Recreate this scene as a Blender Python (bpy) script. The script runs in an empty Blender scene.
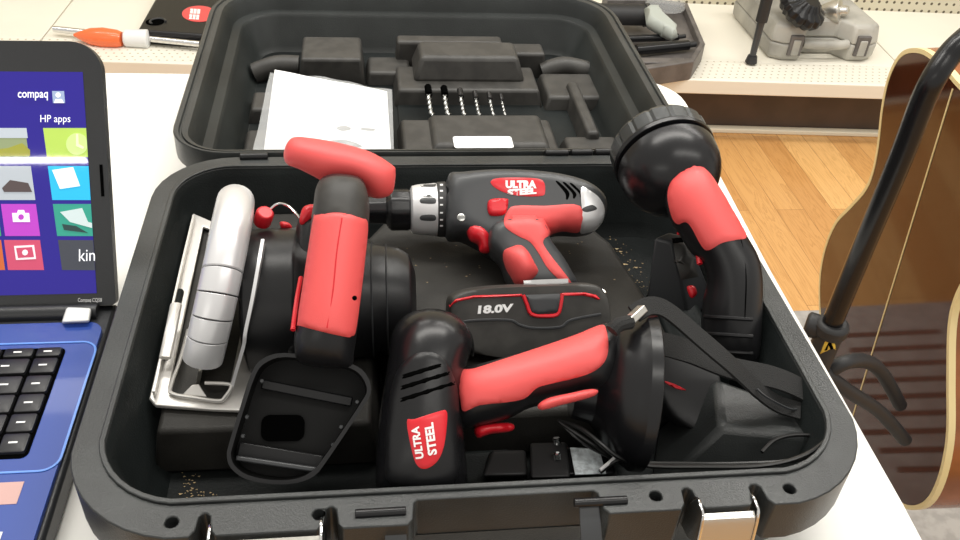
import bpy, bmesh, math, random
import numpy as np
from mathutils import Vector, Matrix
from mathutils.bvhtree import BVHTree
from mathutils.geometry import delaunay_2d_cdt
random.seed(4)
S = bpy.context.scene
COL = S.collection
V = Vector
# ------------------------------------------------------------------ camera
F = 900.0
CP = V((-0.0692, -0.3038, 0.4901)); PITCH, ROLL, YAW = 0.659, 0.0777, 0.1602
cy, sy = math.cos(YAW), math.sin(YAW)
FW = V((sy*math.cos(PITCH), cy*math.cos(PITCH), -math.sin(PITCH)))
_r = V((cy, -sy, 0)); _u = _r.cross(FW)
RT = _r*math.cos(ROLL) + _u*math.sin(ROLL); UP = -_r*math.sin(ROLL) + _u*math.cos(ROLL)
cam_d = bpy.data.cameras.new('camera'); cam = bpy.data.objects.new('camera', cam_d); COL.objects.link(cam)
cam_d.sensor_width = 36; cam_d.lens = 36*F/960; cam_d.clip_start = .01
cam.matrix_world = Matrix(((RT.x, UP.x, -FW.x, CP.x), (RT.y, UP.y, -FW.y, CP.y), (RT.z, UP.z, -FW.z, CP.z), (0, 0, 0, 1)))
S.camera = cam
def ray(x, y): return FW + RT*((x-480)/F) - UP*((y-270)/F)
def P(x, y, z):                      # photo pixel -> point at height z
    d = ray(x, y); return CP + d*((z-CP.z)/d.z)
def PP(x, y, o, n):                  # photo pixel -> point on a plane
    d = ray(x, y); return CP + d*((o-CP).dot(n)/d.dot(n))
def to_px(w):
    d = w-CP; z = d.dot(FW); return (480+F*d.dot(RT)/z, 270-F*d.dot(UP)/z)
# ------------------------------------------------------------------ materials
def mat(name, col, rough=.5, metal=0, noise=0, nscale=40, bump=0, bscale=300, emit=0, alpha=1, coat=0, spec=.5, trans=0, col2=None, thr=(.4, .6)):
    m = bpy.data.materials.new(name); m.use_nodes = True; nt = m.node_tree; b = nt.nodes['Principled BSDF']
    c = tuple(col)+(1,)
    b.inputs['Base Color'].default_value = c; b.inputs['Roughness'].default_value = rough; b.inputs['Metallic'].default_value = metal
    b.inputs['Specular IOR Level'].default_value = spec
    b.inputs['Coat Weight'].default_value = coat; b.inputs['Coat Roughness'].default_value = .05
    b.inputs['Transmission Weight'].default_value = trans; b.inputs['Alpha'].default_value = alpha
    if emit: b.inputs['Emission Color'].default_value = c; b.inputs['Emission Strength'].default_value = emit
    tc = nt.nodes.new('ShaderNodeTexCoord')
    if noise or col2:
        n = nt.nodes.new('ShaderNodeTexNoise'); n.inputs['Scale'].default_value = nscale; n.inputs['Detail'].default_value = 6
        nt.links.new(tc.outputs['Object'], n.inputs['Vector'])
        r = nt.nodes.new('ShaderNodeValToRGB'); nt.links.new(n.outputs['Fac'], r.inputs['Fac'])
        c2 = col2 if col2 else tuple(min(1, v*(1+noise)+noise*.003) for v in col)
        r.color_ramp.elements[0].color = c; r.color_ramp.elements[1].color = tuple(c2)+(1,)
        r.color_ramp.elements[0].position, r.color_ramp.elements[1].position = thr
        nt.links.new(r.outputs['Color'], b.inputs['Base Color'])
    if bump:
        n2 = nt.nodes.new('ShaderNodeTexNoise'); n2.inputs['Scale'].default_value = bscale
        nt.links.new(tc.outputs['Object'], n2.inputs['Vector'])
        bp = nt.nodes.new('ShaderNodeBump'); bp.inputs['Strength'].default_value = bump; bp.inputs['Distance'].default_value = .001
        nt.links.new(n2.outputs['Fac'], bp.inputs['Height']); nt.links.new(bp.outputs['Normal'], b.inputs['Normal'])
    return m
M = dict(
 steel=mat('dark_steel', (.30, .30, .29), .25, metal=1),
 shell=mat('moulded_black_plastic', (.022, .024, .024), .34, spec=.42, noise=.9, nscale=14, bump=.25, bscale=900, thr=(.4, .75)),
 inner=mat('shaded_inner_plastic', (.006, .0075, .0075), .5, noise=1.5, nscale=9, bump=.3, bscale=700, thr=(.42, .8), spec=.13),  # darker than the shell: shade of the cavity put into the colour
 lining=mat('lid_lining_plastic', (.012, .014, .0135), .42, noise=.8, nscale=14, bump=.25, bscale=900, thr=(.4, .75), spec=.3),
 bed=mat('dusty_moulded_bed', (.021, .020, .018), .5, noise=.9, nscale=12, bump=.25, bscale=800, spec=.22),
 black=mat('black_plastic', (.009, .009, .010), .33, spec=.35, bump=.08, bscale=1500),
 gloss=mat('glossy_black_plastic', (.007, .007, .008), .27, spec=.4),
 matte=mat('matte_black_plastic', (.018, .018, .019), .55),
 dark=mat('dark_recess', (.002, .002, .002), .8, spec=0),
 deep=mat('deep_black_plastic', (.003, .003, .003), .4, spec=.22),
 grey=mat('charcoal_plastic', (.040, .042, .045), .38),
 dgrey=mat('dusty_charcoal_plastic', (.026, .0245, .022), .5, noise=.5, nscale=60),
 red=mat('red_rubber', (.76, .090, .088), .45, bump=.15, bscale=2500),
 red2=mat('deep_red_plastic', (.62, .012, .022), .33),
 silver=mat('silver_paint', (.72, .72, .73), .33, metal=.4),
 silver2=mat('brushed_metal', (.62, .60, .55), .28, metal=.9, bump=.1),
 shoe=mat('stamped_steel', (.66, .64, .61), .33, metal=.6),
 chrome=mat('chrome', (.75, .75, .75), .12, metal=1),
 white=mat('white_print', (.85, .85, .85), .5),
 paper=mat('white_paper', (.88, .88, .88), .6),
 plab=mat('grey_printed_label', (.55, .60, .62), .35, noise=.5, nscale=260),
 table=mat('white_laminate', (.86, .845, .80), .4, noise=.04, nscale=6),
 beige=mat('cream_painted_steel', (.80, .76, .66), .55, noise=.05, nscale=3),
 brown=mat('brown_kick_panel', (.055, .034, .024), .45, noise=.3, nscale=10),
 wall=mat('beige_wall', (.62, .57, .47), .8),
 cream=mat('cream_binding', (.80, .66, .34), .35),
 blue=mat('blue_laptop_deck', (.014, .052, .29), .38, coat=.15),
 lapblk=mat('laptop_black', (.018, .019, .021), .35, bump=.15, bscale=1200),
 key=mat('key_black', (.010, .010, .012), .4),
 cord=mat('black_cord', (.010, .010, .010), .35),
 web=mat('black_webbing', (.014, .014, .014), .85, bump=.8, bscale=1600),
 orange=mat('orange_plastic', (.85, .16, .04), .3, coat=.4),
 tape=mat('white_tape', (.75, .76, .76), .5),
 greycase=mat('grey_dusty_plastic', (.30, .29, .26), .5, noise=.5, nscale=8),
 greytool=mat('light_grey_tool', (.42, .45, .41), .4),
 tray=mat('charcoal_tray', (.10, .09, .085), .5, noise=.4, nscale=20),
 rug=mat('grey_rug', (.30, .28, .26), .95, noise=.25, nscale=50),
 ply=mat('guitar_side_wood', (.22, .07, .02), .2, noise=.4, nscale=20),
 gold=mat('yellow_print', (.75, .52, .06), .5),
 card=mat('cream_cardboard', (.72, .66, .52), .7),
)
def bag_mat():
    m = mat('clear_plastic_film', (.80, .82, .83), .15, alpha=.20, bump=.8, bscale=60)
    return m
M['bag'] = bag_mat()
def math_node(nt, op, a, b=None):
    n = nt.nodes.new('ShaderNodeMath'); n.operation = op
    for i, v in enumerate((a, b)):
        if v is None: continue
        if isinstance(v, (int, float)): n.inputs[i].default_value = v
        else: nt.links.new(v, n.inputs[i])
    return n.outputs[0]
def dots(name, base, pitch, rad, axes, holecol=(.03, .025, .02), stagger=False):
    m = mat(name, base, .45); nt = m.node_tree; b = nt.nodes['Principled BSDF']
    tc = nt.nodes.new('ShaderNodeTexCoord'); sp = nt.nodes.new('ShaderNodeSeparateXYZ'); nt.links.new(tc.outputs['Object'], sp.inputs[0])
    u = math_node(nt, 'DIVIDE', sp.outputs[axes[0]], pitch); v = math_node(nt, 'DIVIDE', sp.outputs[axes[1]], pitch)
    if stagger:
        row = math_node(nt, 'FLOOR', v); u = math_node(nt, 'ADD', u, math_node(nt, 'MULTIPLY', row, .5))
    fu = math_node(nt, 'SUBTRACT', math_node(nt, 'FRACT', u), .5); fv = math_node(nt, 'SUBTRACT', math_node(nt, 'FRACT', v), .5)
    d = math_node(nt, 'SQRT', math_node(nt, 'ADD', math_node(nt, 'MULTIPLY', fu, fu), math_node(nt, 'MULTIPLY', fv, fv)))
    k = math_node(nt, 'LESS_THAN', d, rad/pitch)
    mx = nt.nodes.new('ShaderNodeMix'); mx.data_type = 'RGBA'
    nt.links.new(k, mx.inputs[0]); mx.inputs[6].default_value = base+(1,); mx.inputs[7].default_value = holecol+(1,)
    nt.links.new(mx.outputs[2], b.inputs['Base Color']); return m
M['peg'] = dots('pegboard', (.60, .55, .42), .0254, .0046, (0, 2), (.10, .08, .05))
M['perf'] = dots('perforated_strip', (.80, .76, .66), .020, .0028, (0, 1), (.42, .36, .26), True)
def wood_floor():
    m = bpy.data.materials.new('oak_planks'); m.use_nodes = True; nt = m.node_tree; b = nt.nodes['Principled BSDF']
    tc = nt.nodes.new('ShaderNodeTexCoord')
    mp = nt.nodes.new('ShaderNodeMapping'); mp.inputs['Rotation'].default_value = (0, 0, math.pi/2); nt.links.new(tc.outputs['Object'], mp.inputs[0])
    br = nt.nodes.new('ShaderNodeTexBrick'); nt.links.new(mp.outputs[0], br.inputs['Vector'])
    br.inputs['Scale'].default_value = 1; br.inputs['Brick Width'].default_value = .75; br.inputs['Row Height'].default_value = .075
    br.inputs['Mortar Size'].default_value = .0007; br.inputs['Bias'].default_value = 0
    br.inputs['Color1'].default_value = (.54, .265, .085, 1); br.inputs['Color2'].default_value = (.76, .45, .175, 1); br.inputs['Mortar'].default_value = (.30, .13, .04, 1)
    m2 = nt.nodes.new('ShaderNodeMapping'); m2.inputs['Scale'].default_value = (16, 1.0, 1); nt.links.new(tc.outputs['Object'], m2.inputs[0])
    n = nt.nodes.new('ShaderNodeTexNoise'); n.inputs['Scale'].default_value = 2.2; n.inputs['Detail'].default_value = 5; n.inputs['Distortion'].default_value = 1.6
    nt.links.new(m2.outputs[0], n.inputs['Vector'])
    w = math_node(nt, 'FRACT', math_node(nt, 'MULTIPLY', n.outputs['Fac'], 9))
    r = nt.nodes.new('ShaderNodeValToRGB'); nt.links.new(w, r.inputs[0])
    r.color_ramp.elements[0].color = (.78, .72, .62, 1); r.color_ramp.elements[1].color = (1, 1, 1, 1); r.color_ramp.elements[1].position = .5
    mx = nt.nodes.new('ShaderNodeMix'); mx.data_type = 'RGBA'; mx.blend_type = 'MULTIPLY'; mx.inputs[0].default_value = .9
    nt.links.new(br.outputs['Color'], mx.inputs[6]); nt.links.new(r.outputs[0], mx.inputs[7]); nt.links.new(mx.outputs[2], b.inputs['Base Color'])
    b.inputs['Roughness'].default_value = .30; return m
M['floor'] = wood_floor()
def guitar_wood():
    m = mat('mahogany_back', (.20, .05, .014), .06, coat=0, spec=.42); nt = m.node_tree; b = nt.nodes['Principled BSDF']
    tc = nt.nodes.new('ShaderNodeTexCoord'); mp = nt.nodes.new('ShaderNodeMapping'); mp.inputs['Scale'].default_value = (60, 60, 3)
    nt.links.new(tc.outputs['Object'], mp.inputs[0]); n = nt.nodes.new('ShaderNodeTexNoise'); n.inputs['Scale'].default_value = 2; nt.links.new(mp.outputs[0], n.inputs['Vector'])
    r = nt.nodes.new('ShaderNodeValToRGB'); nt.links.new(n.outputs['Fac'], r.inputs[0])
    r.color_ramp.elements[0].color = (.030, .007, .003, 1); r.color_ramp.elements[1].color = (.070, .017, .006, 1)
    nt.links.new(r.outputs[0], b.inputs['Base Color']); return m
M['gwood'] = guitar_wood()
def chip_dust():
    return mat('wood_dust', (.42, .31, .17), .9)
M['dust'] = chip_dust()
# ------------------------------------------------------------------ object helpers
def tag(o, label=None, cat=None, group=None, kind=None):
    if label: o['label'] = label
    if cat: o['category'] = cat
    if group: o['group'] = group
    if kind: o['kind'] = kind
    return o
def thing(name, loc, label, cat, group=None):
    o = bpy.data.objects.new(name, None); COL.objects.link(o); o.location = loc; o.empty_display_size = .02
    return tag(o, label, cat, group)
def wloc(o):
    v = V((0, 0, 0))
    while o: v += o.location; o = o.parent
    return v
def obj(name, bm, m, parent=None, bevel=0, segs=2, smooth=35, loc=None):
    bmesh.ops.recalc_face_normals(bm, faces=bm.faces[:])
    off = wloc(parent) if parent else V((0, 0, 0))
    base = V(loc) if loc is not None else off
    bmesh.ops.translate(bm, vec=-base, verts=bm.verts[:])
    me = bpy.data.meshes.new(name); bm.to_mesh(me); bm.free()
    for p in me.polygons: p.use_smooth = True
    me.set_sharp_from_angle(angle=math.radians(smooth))
    me.materials.append(M[m] if isinstance(m, str) else m)
    o = bpy.data.objects.new(name, me); COL.objects.link(o)
    if parent: o.parent = parent
    if loc is not None: o.location = base-off
    if bevel:
        b = o.modifiers.new('bevel', 'BEVEL'); b.width = bevel; b.segments = segs; b.limit_method = 'ANGLE'; b.angle_limit = math.radians(38)
        b.use_clamp_overlap = True; b.harden_normals = False
    return o
def BM(): return bmesh.new()
def add_loops(bm, loops, cap0=True, cap1=True):
    vs = [[bm.verts.new(p) for p in L] for L in loops]; n = len(vs[0])
    for a, b in zip(vs, vs[1:]):
        for i in range(n): bm.faces.new((a[i], a[(i+1) % n], b[(i+1) % n], b[i]))
    if cap0: bm.faces.new(vs[0][::-1])
    if cap1: bm.faces.new(vs[-1])
    return vs
def add_box(bm, a, b):
    (x0, y0, z0), (x1, y1, z1) = a, b
    add_loops(bm, [[(x0, y0, z), (x1, y0, z), (x1, y1, z), (x0, y1, z)] for z in (z0, z1)])
def box(name, a, b, m, parent=None, bevel=0, **k):
    bm = BM(); add_box(bm, a, b); return obj(name, bm, m, parent, bevel, **k)
def hexa(name, bot, top, m, parent=None, bevel=.002, **k):
    bm = BM(); add_loops(bm, [bot, top]); return obj(name, bm, m, parent, bevel, **k)
def rr(x0, y0, x1, y1, r, n=8):      # rounded rectangle, ccw; r = (bl, br, tr, tl)
    if not isinstance(r, tuple): r = (r,)*4
    out = []
    for (cx, cy_, rad, a0) in ((x0+r[0], y0+r[0], r[0], 180), (x1-r[1], y0+r[1], r[1], 270), (x1-r[2], y1-r[2], r[2], 0), (x0+r[3], y1-r[3], r[3], 90)):
        for i in range(n+1):
            a = math.radians(a0+90*i/n); out.append((cx+rad*math.cos(a), cy_+rad*math.sin(a)))
    return out
def tri2d(outer, holes=()):
    pts = [V(p) for p in outer]; edges = [(i, (i+1) % len(outer)) for i in range(len(outer))]
    for h in holes:
        s = len(pts); pts += [V(p) for p in h]; edges += [(s+i, s+(i+1) % len(h)) for i in range(len(h))]
    v, e, f, *_ = delaunay_2d_cdt(pts, edges, [], 0, 1e-7)
    def inside(p, poly):
        c = False; j = len(poly)-1
        for i in range(len(poly)):
            (xi, yi), (xj, yj) = poly[i][:2], poly[j][:2]
            if (yi > p[1]) != (yj > p[1]) and p[0] < (xj-xi)*(p[1]-yi)/(yj-yi)+xi: c = not c
            j = i
        return c
    fs = []
    for t in f:
        c = (sum(v[i][0] for i in t)/3, sum(v[i][1] for i in t)/3)
        if inside(c, outer) and not any(inside(c, h) for h in holes): fs.append(t)
    return v, fs
def prism(bm, outer, z0, z1, holes=(), o=None, u=None, v=None, w=None):
    """flat plate with holes; in the frame o,u,v,w when given"""
    fr = (lambda x, y, z: V((x, y, z))) if o is None else (lambda x, y, z: o+u*x+v*y+w*z)
    pts, fs = tri2d(outer, holes)
    for z in (z0, z1):
        vs = [bm.verts.new(fr(p[0], p[1], z)) for p in pts]
        for t in fs: bm.faces.new([vs[i] for i in (t if z == z1 else t[::-1])])
    for L in [outer]+list(holes):
        add_loops(bm, [[fr(p[0], p[1], z) for p in L] for z in (z0, z1)], False, False)
    bmesh.ops.remove_doubles(bm, verts=bm.verts[:], dist=1e-6)
def basis(d, ref=None):
    d = V(d).normalized(); ref = V(ref) if ref is not None else V((0, 0, 1))
    if abs(d.dot(ref.normalized())) > .98: ref = V((0, 1, 0)) if abs(d.y) < .9 else V((1, 0, 0))
    a = ref.cross(d).normalized(); return d, a, d.cross(a)
def lathe(bm, o, d, prof, n=32, ref=None, ribs=0, ribd=0, a0=0, a1=360):
    d, a, b = basis(d, ref); loops = []
    for t, r in prof:
        L = []
        m = n if a1-a0 >= 360 else n+1
        for i in range(m):
            q = math.radians(a0+(a1-a0)*i/n)
            rad = r*(1-(ribd if ribs and (i*ribs//n) != ((i+1)*ribs//n) else 0))
            L.append(V(o)+d*t+(a*math.cos(q)+b*math.sin(q))*max(rad, 1e-5))
        loops.append(L)
    add_loops(bm, loops)
def cyl(name, p0, p1, r, m, parent=None, n=20, r2=None, bevel=0):
    bm = BM(); d = V(p1)-V(p0); lathe(bm, p0, d, [(0, r), (d.length, r if r2 is None else r2)], n); return obj(name, bm, m, parent, bevel)
def catmull(pts, closed=True, k=6):
    n = len(pts); out = []
    pts = [V(p) for p in pts]
    rng = range(n) if closed else range(n-1)
    for i in rng:
        if closed: a, b, c, d = pts[i-1], pts[i], pts[(i+1) % n], pts[(i+2) % n]
        else: a, b, c, d = pts[max(i-1, 0)], pts[i], pts[i+1], pts[min(i+2, n-1)]
        for j in range(k):
            t = j/k; out.append(.5*((2*b)+(c-a)*t+(2*a-5*b+4*c-d)*t*t+(-a+3*b-3*c+d)*t**3))
    if not closed: out.append(pts[-1].copy())
    return out
def tube(bm, pts, r, n=10, smooth=True, k=6, flat=1, ref=None):
    pts = catmull(pts, False, k) if smooth else [V(p) for p in pts]
    loops = []; prev = None; m = len(pts)
    for i, p in enumerate(pts):
        d = (pts[min(i+1, m-1)]-pts[max(i-1, 0)]).normalized()
        if prev is None: _, a, b = basis(d, ref)
        else:
            a = prev-d*prev.dot(d); a.normalize(); b = d.cross(a)
        prev = a
        rad = r if isinstance(r, (int, float)) else r[0]+(r[1]-r[0])*i/(m-1)
        loops.append([p+a*rad*math.cos(2*math.pi*q/n)+b*rad*flat*math.sin(2*math.pi*q/n) for q in range(n)])
    add_loops(bm, loops)
def ribbon(bm, pts, w, th, side, k=6):
    """flat strap: pts centreline, side = list/one of width directions"""
    c = catmull(pts, False, k); m = len(c); sd = V(side).normalized(); loops = []
    for i, p in enumerate(c):
        d = (c[min(i+1, m-1)]-c[max(i-1, 0)]).normalized(); s = (sd-d*sd.dot(d)).normalized(); nn = d.cross(s)
        loops.append([p-s*w/2-nn*th/2, p+s*w/2-nn*th/2, p+s*w/2+nn*th/2, p-s*w/2+nn*th/2])
    add_loops(bm, loops)
def pt_in(px, py, poly):
    c = np.zeros(px.shape, bool); j = len(poly)-1
    for i in range(len(poly)):
        xi, yi = poly[i]; xj, yj = poly[j]
        if yi != yj: c ^= ((yi > py) != (yj > py)) & (px < (xj-xi)*(py-yi)/(yj-yi)+xi)
        j = i
    return c
def dist_poly(px, py, poly):
    d = np.full(px.shape, 1e9); A = np.array(poly); B = np.roll(A, -1, 0)
    for (ax, ay), (bx, by) in zip(A, B):
        ex, ey = bx-ax, by-ay; l = ex*ex+ey*ey+1e-15
        t = np.clip(((px-ax)*ex+(py-ay)*ey)/l, 0, 1); d = np.minimum(d, np.hypot(px-ax-t*ex, py-ay-t*ey))
    return d
def grid_mesh(poly, sp, rings=False):
    A = np.array(poly); x0, y0 = A.min(0); x1, y1 = A.max(0)
    gx, gy = np.meshgrid(np.arange(x0+sp*.5, x1, sp), np.arange(y0+sp*.5, y1, sp*.87)); gx = gx+((np.arange(gx.shape[0]) % 2)*sp*.5)[:, None]
    gx = gx.ravel(); gy = gy.ravel(); k = pt_in(gx, gy, poly); gx, gy = gx[k], gy[k]
    if len(gx):
        d = dist_poly(gx, gy, poly); k = d > sp*.45; gx, gy = gx[k], gy[k]
    nb = len(poly); pts = [V(p) for p in poly]
    if rings:
        area2 = sum(A[i-1][0]*A[i][1]-A[i][0]*A[i-1][1] for i in range(nb)); sg = 1 if area2 > 0 else -1
        T = np.roll(A, -1, 0)-np.roll(A, 1, 0); T /= np.linalg.norm(T, axis=1)[:, None]+1e-12; Nn = np.stack([-T[:, 1], T[:, 0]], 1)*sg
        for q in (.10, .34, .75):
            B = A+Nn*sp*q; k = pt_in(B[:, 0], B[:, 1], poly); d = dist_poly(B[:, 0], B[:, 1], poly); B = B[k & (d > sp*q*.9)]
            pts += [V((float(a), float(b))) for a, b in B]
        if len(gx): d = dist_poly(gx, gy, poly); k = d > sp*1.15; gx, gy = gx[k], gy[k]
    pts += [V((float(a), float(b))) for a, b in zip(gx, gy)]
    v, e, f, ov, _, _ = delaunay_2d_cdt(pts, [(i, (i+1) % nb) for i in range(nb)], [], 0, 1e-9)
    va = np.array([tuple(q) for q in v]); f = [t for t in f]
    c = np.array([va[list(t)].mean(0) for t in f]); k = pt_in(c[:, 0], c[:, 1], poly); f = [t for t, q in zip(f, k) if q]
    D = dist_poly(va[:, 0], va[:, 1], poly); D[D < sp*.02] = 0
    return va, f, D
UPN = V((0, -.62, .78)).normalized()
def puff(name, px, z, H, m, parent, n=None, r=None, back=None, sp=.0035, smooth_outline=True, at=None, rb=None, crown=0):
    """a solid cushion-edged body. px: outline in the photo, laid on the plane through (centroid, z) facing n"""
    if n == 'view': n = (CP-P(sum(p[0] for p in px)/len(px), sum(p[1] for p in px)/len(px), z))
    n = V(n).normalized() if n is not None else UPN
    c = at if at else (sum(p[0] for p in px)/len(px), sum(p[1] for p in px)/len(px))
    o = P(c[0], c[1], z); u = V((0, 1, 0)).cross(n).normalized(); v = n.cross(u)
    W = [PP(x, y, o, n)-o for x, y in px]; poly = [V((w.dot(u), w.dot(v))) for w in W]
    if smooth_outline: poly = catmull(poly, True, 5)
    poly = [tuple(p) for p in poly]
    va, f, D = grid_mesh(poly, sp, True); r = r or H; back = H if back is None else back; rb = rb or max(back, 1e-4)
    nn_ = len(va); Am = np.zeros((nn_, nn_)); bv = np.zeros(nn_)
    for t in f:                                   # finite elements: a soap film blown up over the outline
        X = va[list(t)]; E = np.array([X[2]-X[1], X[0]-X[2], X[1]-X[0]]); ar = abs(E[2][0]*E[1][1]-E[2][1]*E[1][0])/2
        if ar < 1e-13: continue
        Kt = E@E.T/(4*ar)
        for i in range(3):
            bv[t[i]] += ar/3
            for j in range(3): Am[t[i], t[j]] += Kt[i, j]
    fix = (D == 0) | (np.diag(Am) == 0); Am[fix] = 0; Am[fix, fix] = 1; bv[fix] = 0
    ph = np.sqrt(np.clip(2*np.linalg.solve(Am, bv), 0, None))
    def prof(H, r):
        q = np.minimum(ph/min(r, ph.max()), 1); g = H*np.sqrt(np.clip(1-(1-q)**2, 0, 1)) if r < ph.max()*.99 else H*ph/ph.max()
        return g
    ht = prof(H, r)+crown*D; hb = prof(back, rb)
    bm = BM(); T = [bm.verts.new(o+u*float(a)+v*float(b)+n*float(h)) for (a, b), h in zip(va, ht)]
    B = [T[i] if D[i] == 0 else bm.verts.new(o+u*float(a)+v*float(b)-n*float(h)) for i, ((a, b), h) in enumerate(zip(va, hb))]
    for t in f:
        bm.faces.new([T[i] for i in t])
        try: bm.faces.new([B[i] for i in t[::-1]])
        except ValueError: pass
    return obj(name, bm, m, parent, smooth=60)
BV = {}
def bvh(o):
    if o.name not in BV:
        off = wloc(o); me = o.data; BV[o.name] = BVHTree.FromPolygons([v.co+off for v in me.vertices], [tuple(p.vertices) for p in me.polygons])
    return BV[o.name]
def hit(targets, x, y):
    d = ray(x, y).normalized(); best = None
    for t in targets:
        h = bvh(t).ray_cast(CP, d)
        if h[0] is not None and (best is None or h[3] < best[2]): best = (h[0], h[1], h[3])
    if best: 
        n = best[1] if best[1].dot(d) < 0 else -best[1]
        return best[0], n
    b2 = None
    for t in targets:                      # just off the edge: take the nearest surface point
        for s in (.4, .5, .6, .7, .8):
            h = bvh(t).find_nearest(CP+d*s)
            if h[0] is not None and (b2 is None or h[3] < b2[2]): b2 = (h[0], h[1], h[3])
    n = b2[1] if b2[1].dot(d) < 0 else -b2[1]
    return b2[0], n
def seen(targets, x, y):
    d = ray(x, y).normalized()
    return any(bvh(t).ray_cast(CP, d)[0] is not None for t in targets)
def pull(targets, x, y, cx, cy_):     # keep an outline point on the body it lies on
    for k in range(40):
        if seen(targets, x, y): return (x, y)
        x += (cx-x)*.015; y += (cy_-y)*.015
    return (x, y)
def aslist(t): return t if isinstance(t, (list, tuple)) else [t]
def patch(name, px, target, off, m, parent, sp=3.0, smooth_outline=True, edge=None, sink=.0015, k=4):
    """a thin raised skin following the surface of target inside the outline"""
    target = aslist(target); poly = [tuple(p) for p in (catmull([V(p) for p in px], True, k) if smooth_outline else px)]
    cx, cy_ = sum(q[0] for q in poly)/len(poly), sum(q[1] for q in poly)/len(poly)
    poly = [pull(target, q[0], q[1], cx, cy_) for q in poly]; q2 = [poly[0]]
    for q in poly[1:]:
        if math.hypot(q[0]-q2[-1][0], q[1]-q2[-1][1]) > .15: q2.append(q)
    poly = q2
    va, f, D = grid_mesh(poly, sp); e = edge if edge is not None else sp*.8
    bm = BM(); vs = []; H = [hit(target, float(a), float(b)) for a, b in va]
    # average the normals a little
    nb = {}
    for t in f:
        for i in range(3): nb.setdefault(t[i], set()).update((t[(i+1) % 3], t[(i+2) % 3]))
    N = [h[1].copy() for h in H]
    for _ in range(3): N = [(N[i]+sum((N[j] for j in nb.get(i, ())), V((0, 0, 0)))).normalized() for i in range(len(N))]
    for i, (p, _) in enumerate(H):
        q = min(D[i]/e, 1) if e > 0 else 1; vs.append(bm.verts.new(p+N[i]*(off*(.35+.65*math.sqrt(1-(1-q)**2)))))
    for t in f: bm.faces.new([vs[i] for i in t])
    nbd = len(poly); lo = {}
    for ed in bm.edges[:]:
        if len(ed.link_faces) == 1:
            a, b = ed.verts
            for w in (a, b):
                if w not in lo:
                    i = vs.index(w); lo[w] = bm.verts.new(H[i][0]-N[i]*sink)
            bm.faces.new((a, b, lo[b], lo[a]))
    return obj(name, bm, m, parent, smooth=50)
def text_mesh(s, bold=.0, spacing=1):
    cu = bpy.data.curves.new('t', 'FONT'); cu.body = s; cu.size = 1; cu.offset = bold; cu.resolution_u = 3; cu.space_character = spacing
    o = bpy.data.objects.new('t', cu); COL.objects.link(o); dg = bpy.context.evaluated_depsgraph_get()
    me = bpy.data.meshes.new_from_object(o.evaluated_get(dg)); bpy.data.objects.remove(o); return me
def text(name, s, px, wv, hv, target, off, m, parent, bold=.02, spacing=1):
    """lettering on a surface: px = lower left corner in the photo, wv = full width, hv = letter height (pixel vectors)"""
    me = text_mesh(s, bold, spacing); xs = [v.co.x for v in me.vertices]; ys = [v.co.y for v in me.vertices]
    x0, x1, y0, y1 = min(xs), max(xs), min(ys), max(ys); bm = BM(); bm.from_mesh(me)
    for v in bm.verts:
        a = (v.co.x-x0)/(x1-x0); b = (v.co.y-y0)/(y1-y0)
        p, n = hit(aslist(target), px[0]+wv[0]*a+hv[0]*b, px[1]+wv[1]*a+hv[1]*b); v.co = p+n*off
    o = obj(name, bm, m, parent); bpy.data.meshes.remove(me); return o
def copy_tree(o, parent=None):
    c = o.copy(); COL.objects.link(c); c.parent = parent
    for ch in [k for k in bpy.data.objects if k.parent == o]: copy_tree(ch, c)
    return c

# ------------------------------------------------------------------ setting
FZ = -.75
box('floor', (-4, -3, FZ-.05), (5, 5, FZ), 'floor'); tag(bpy.data.objects['floor'], kind='structure')
w = box('wall_back', (-4, 2.62, FZ), (5, 2.70, 2.0), 'wall'); tag(w, kind='structure')
# table
bm = BM()
tp = [(-1.3, -.012), (.275, -.012), (.288, -.006), (.294, .008), (.296, .05), (.300, .31), (.308, .52), (.318, .63)]
tp += [(.255+.063*math.cos(math.radians(a)), .642+.063*math.sin(math.radians(a))) for a in range(0, 91, 10)] + [(-1.3, .715)]
prism(bm, tp, -.032, 0)
tb = thing('display_table', (-.4, .2, FZ), 'white laminate table that the open tool case and laptop stand on', 'table')
obj('table_top', bm, 'table', tb, .004)
for x, y in ((-1.2, .0), (-1.2, .6), (.15, .0), (.15, .6)): cyl('leg', (x, y, FZ), (x, y, -.032), .016, 'grey', tb)
# store shelving behind
sh = thing('store_shelf', (.5, 2.1, FZ), 'long cream metal store shelf with perforated edge and brown base behind the table', 'shelf')
SY0, SY1, SZ = 1.852, 2.40, -.563
A = V((.849, 1.85, 0)); dx = V((1, -.055, 0)).normalized(); dy = V((.055, 1, 0)).normalized()
def sp_(a, b, z): q = A+dx*a+dy*b; return V((q.x, q.y, z))
def shbox(name, a0, b0, z0, a1, b1, z1, m, parent, bevel=0):
    bm = BM(); add_loops(bm, [[sp_(a0, b0, z), sp_(a1, b0, z), sp_(a1, b1, z), sp_(a0, b1, z)] for z in (z0, z1)]); return obj(name, bm, m, parent, bevel)
seams = [-3.2, -1.77, .62, 2.6]
for a0, a1 in zip(seams, seams[1:]):
    shbox('deck', a0+.002, .13, SZ-.02, a1-.002, .56, SZ, 'beige', sh, .002)
    shbox('perforated_edge', a0+.002, .012, SZ-.02, a1-.002, .13, SZ, 'perf', sh, .002)
    shbox('front_lip', a0+.002, 0, SZ-.040, a1-.002, .012, SZ+.002, 'beige', sh, .003)
    shbox('kick_panel', a0+.004, .075, FZ, a1-.004, .085, SZ-.02, 'brown', sh)
    shbox('pegboard', a0+.004, .56, SZ-.02, a1-.004, .57, .9, 'peg', sh)
    shbox('upright', a1-.014, .545, SZ-.02, a1+.014, .562, .9, 'beige', sh)
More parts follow.
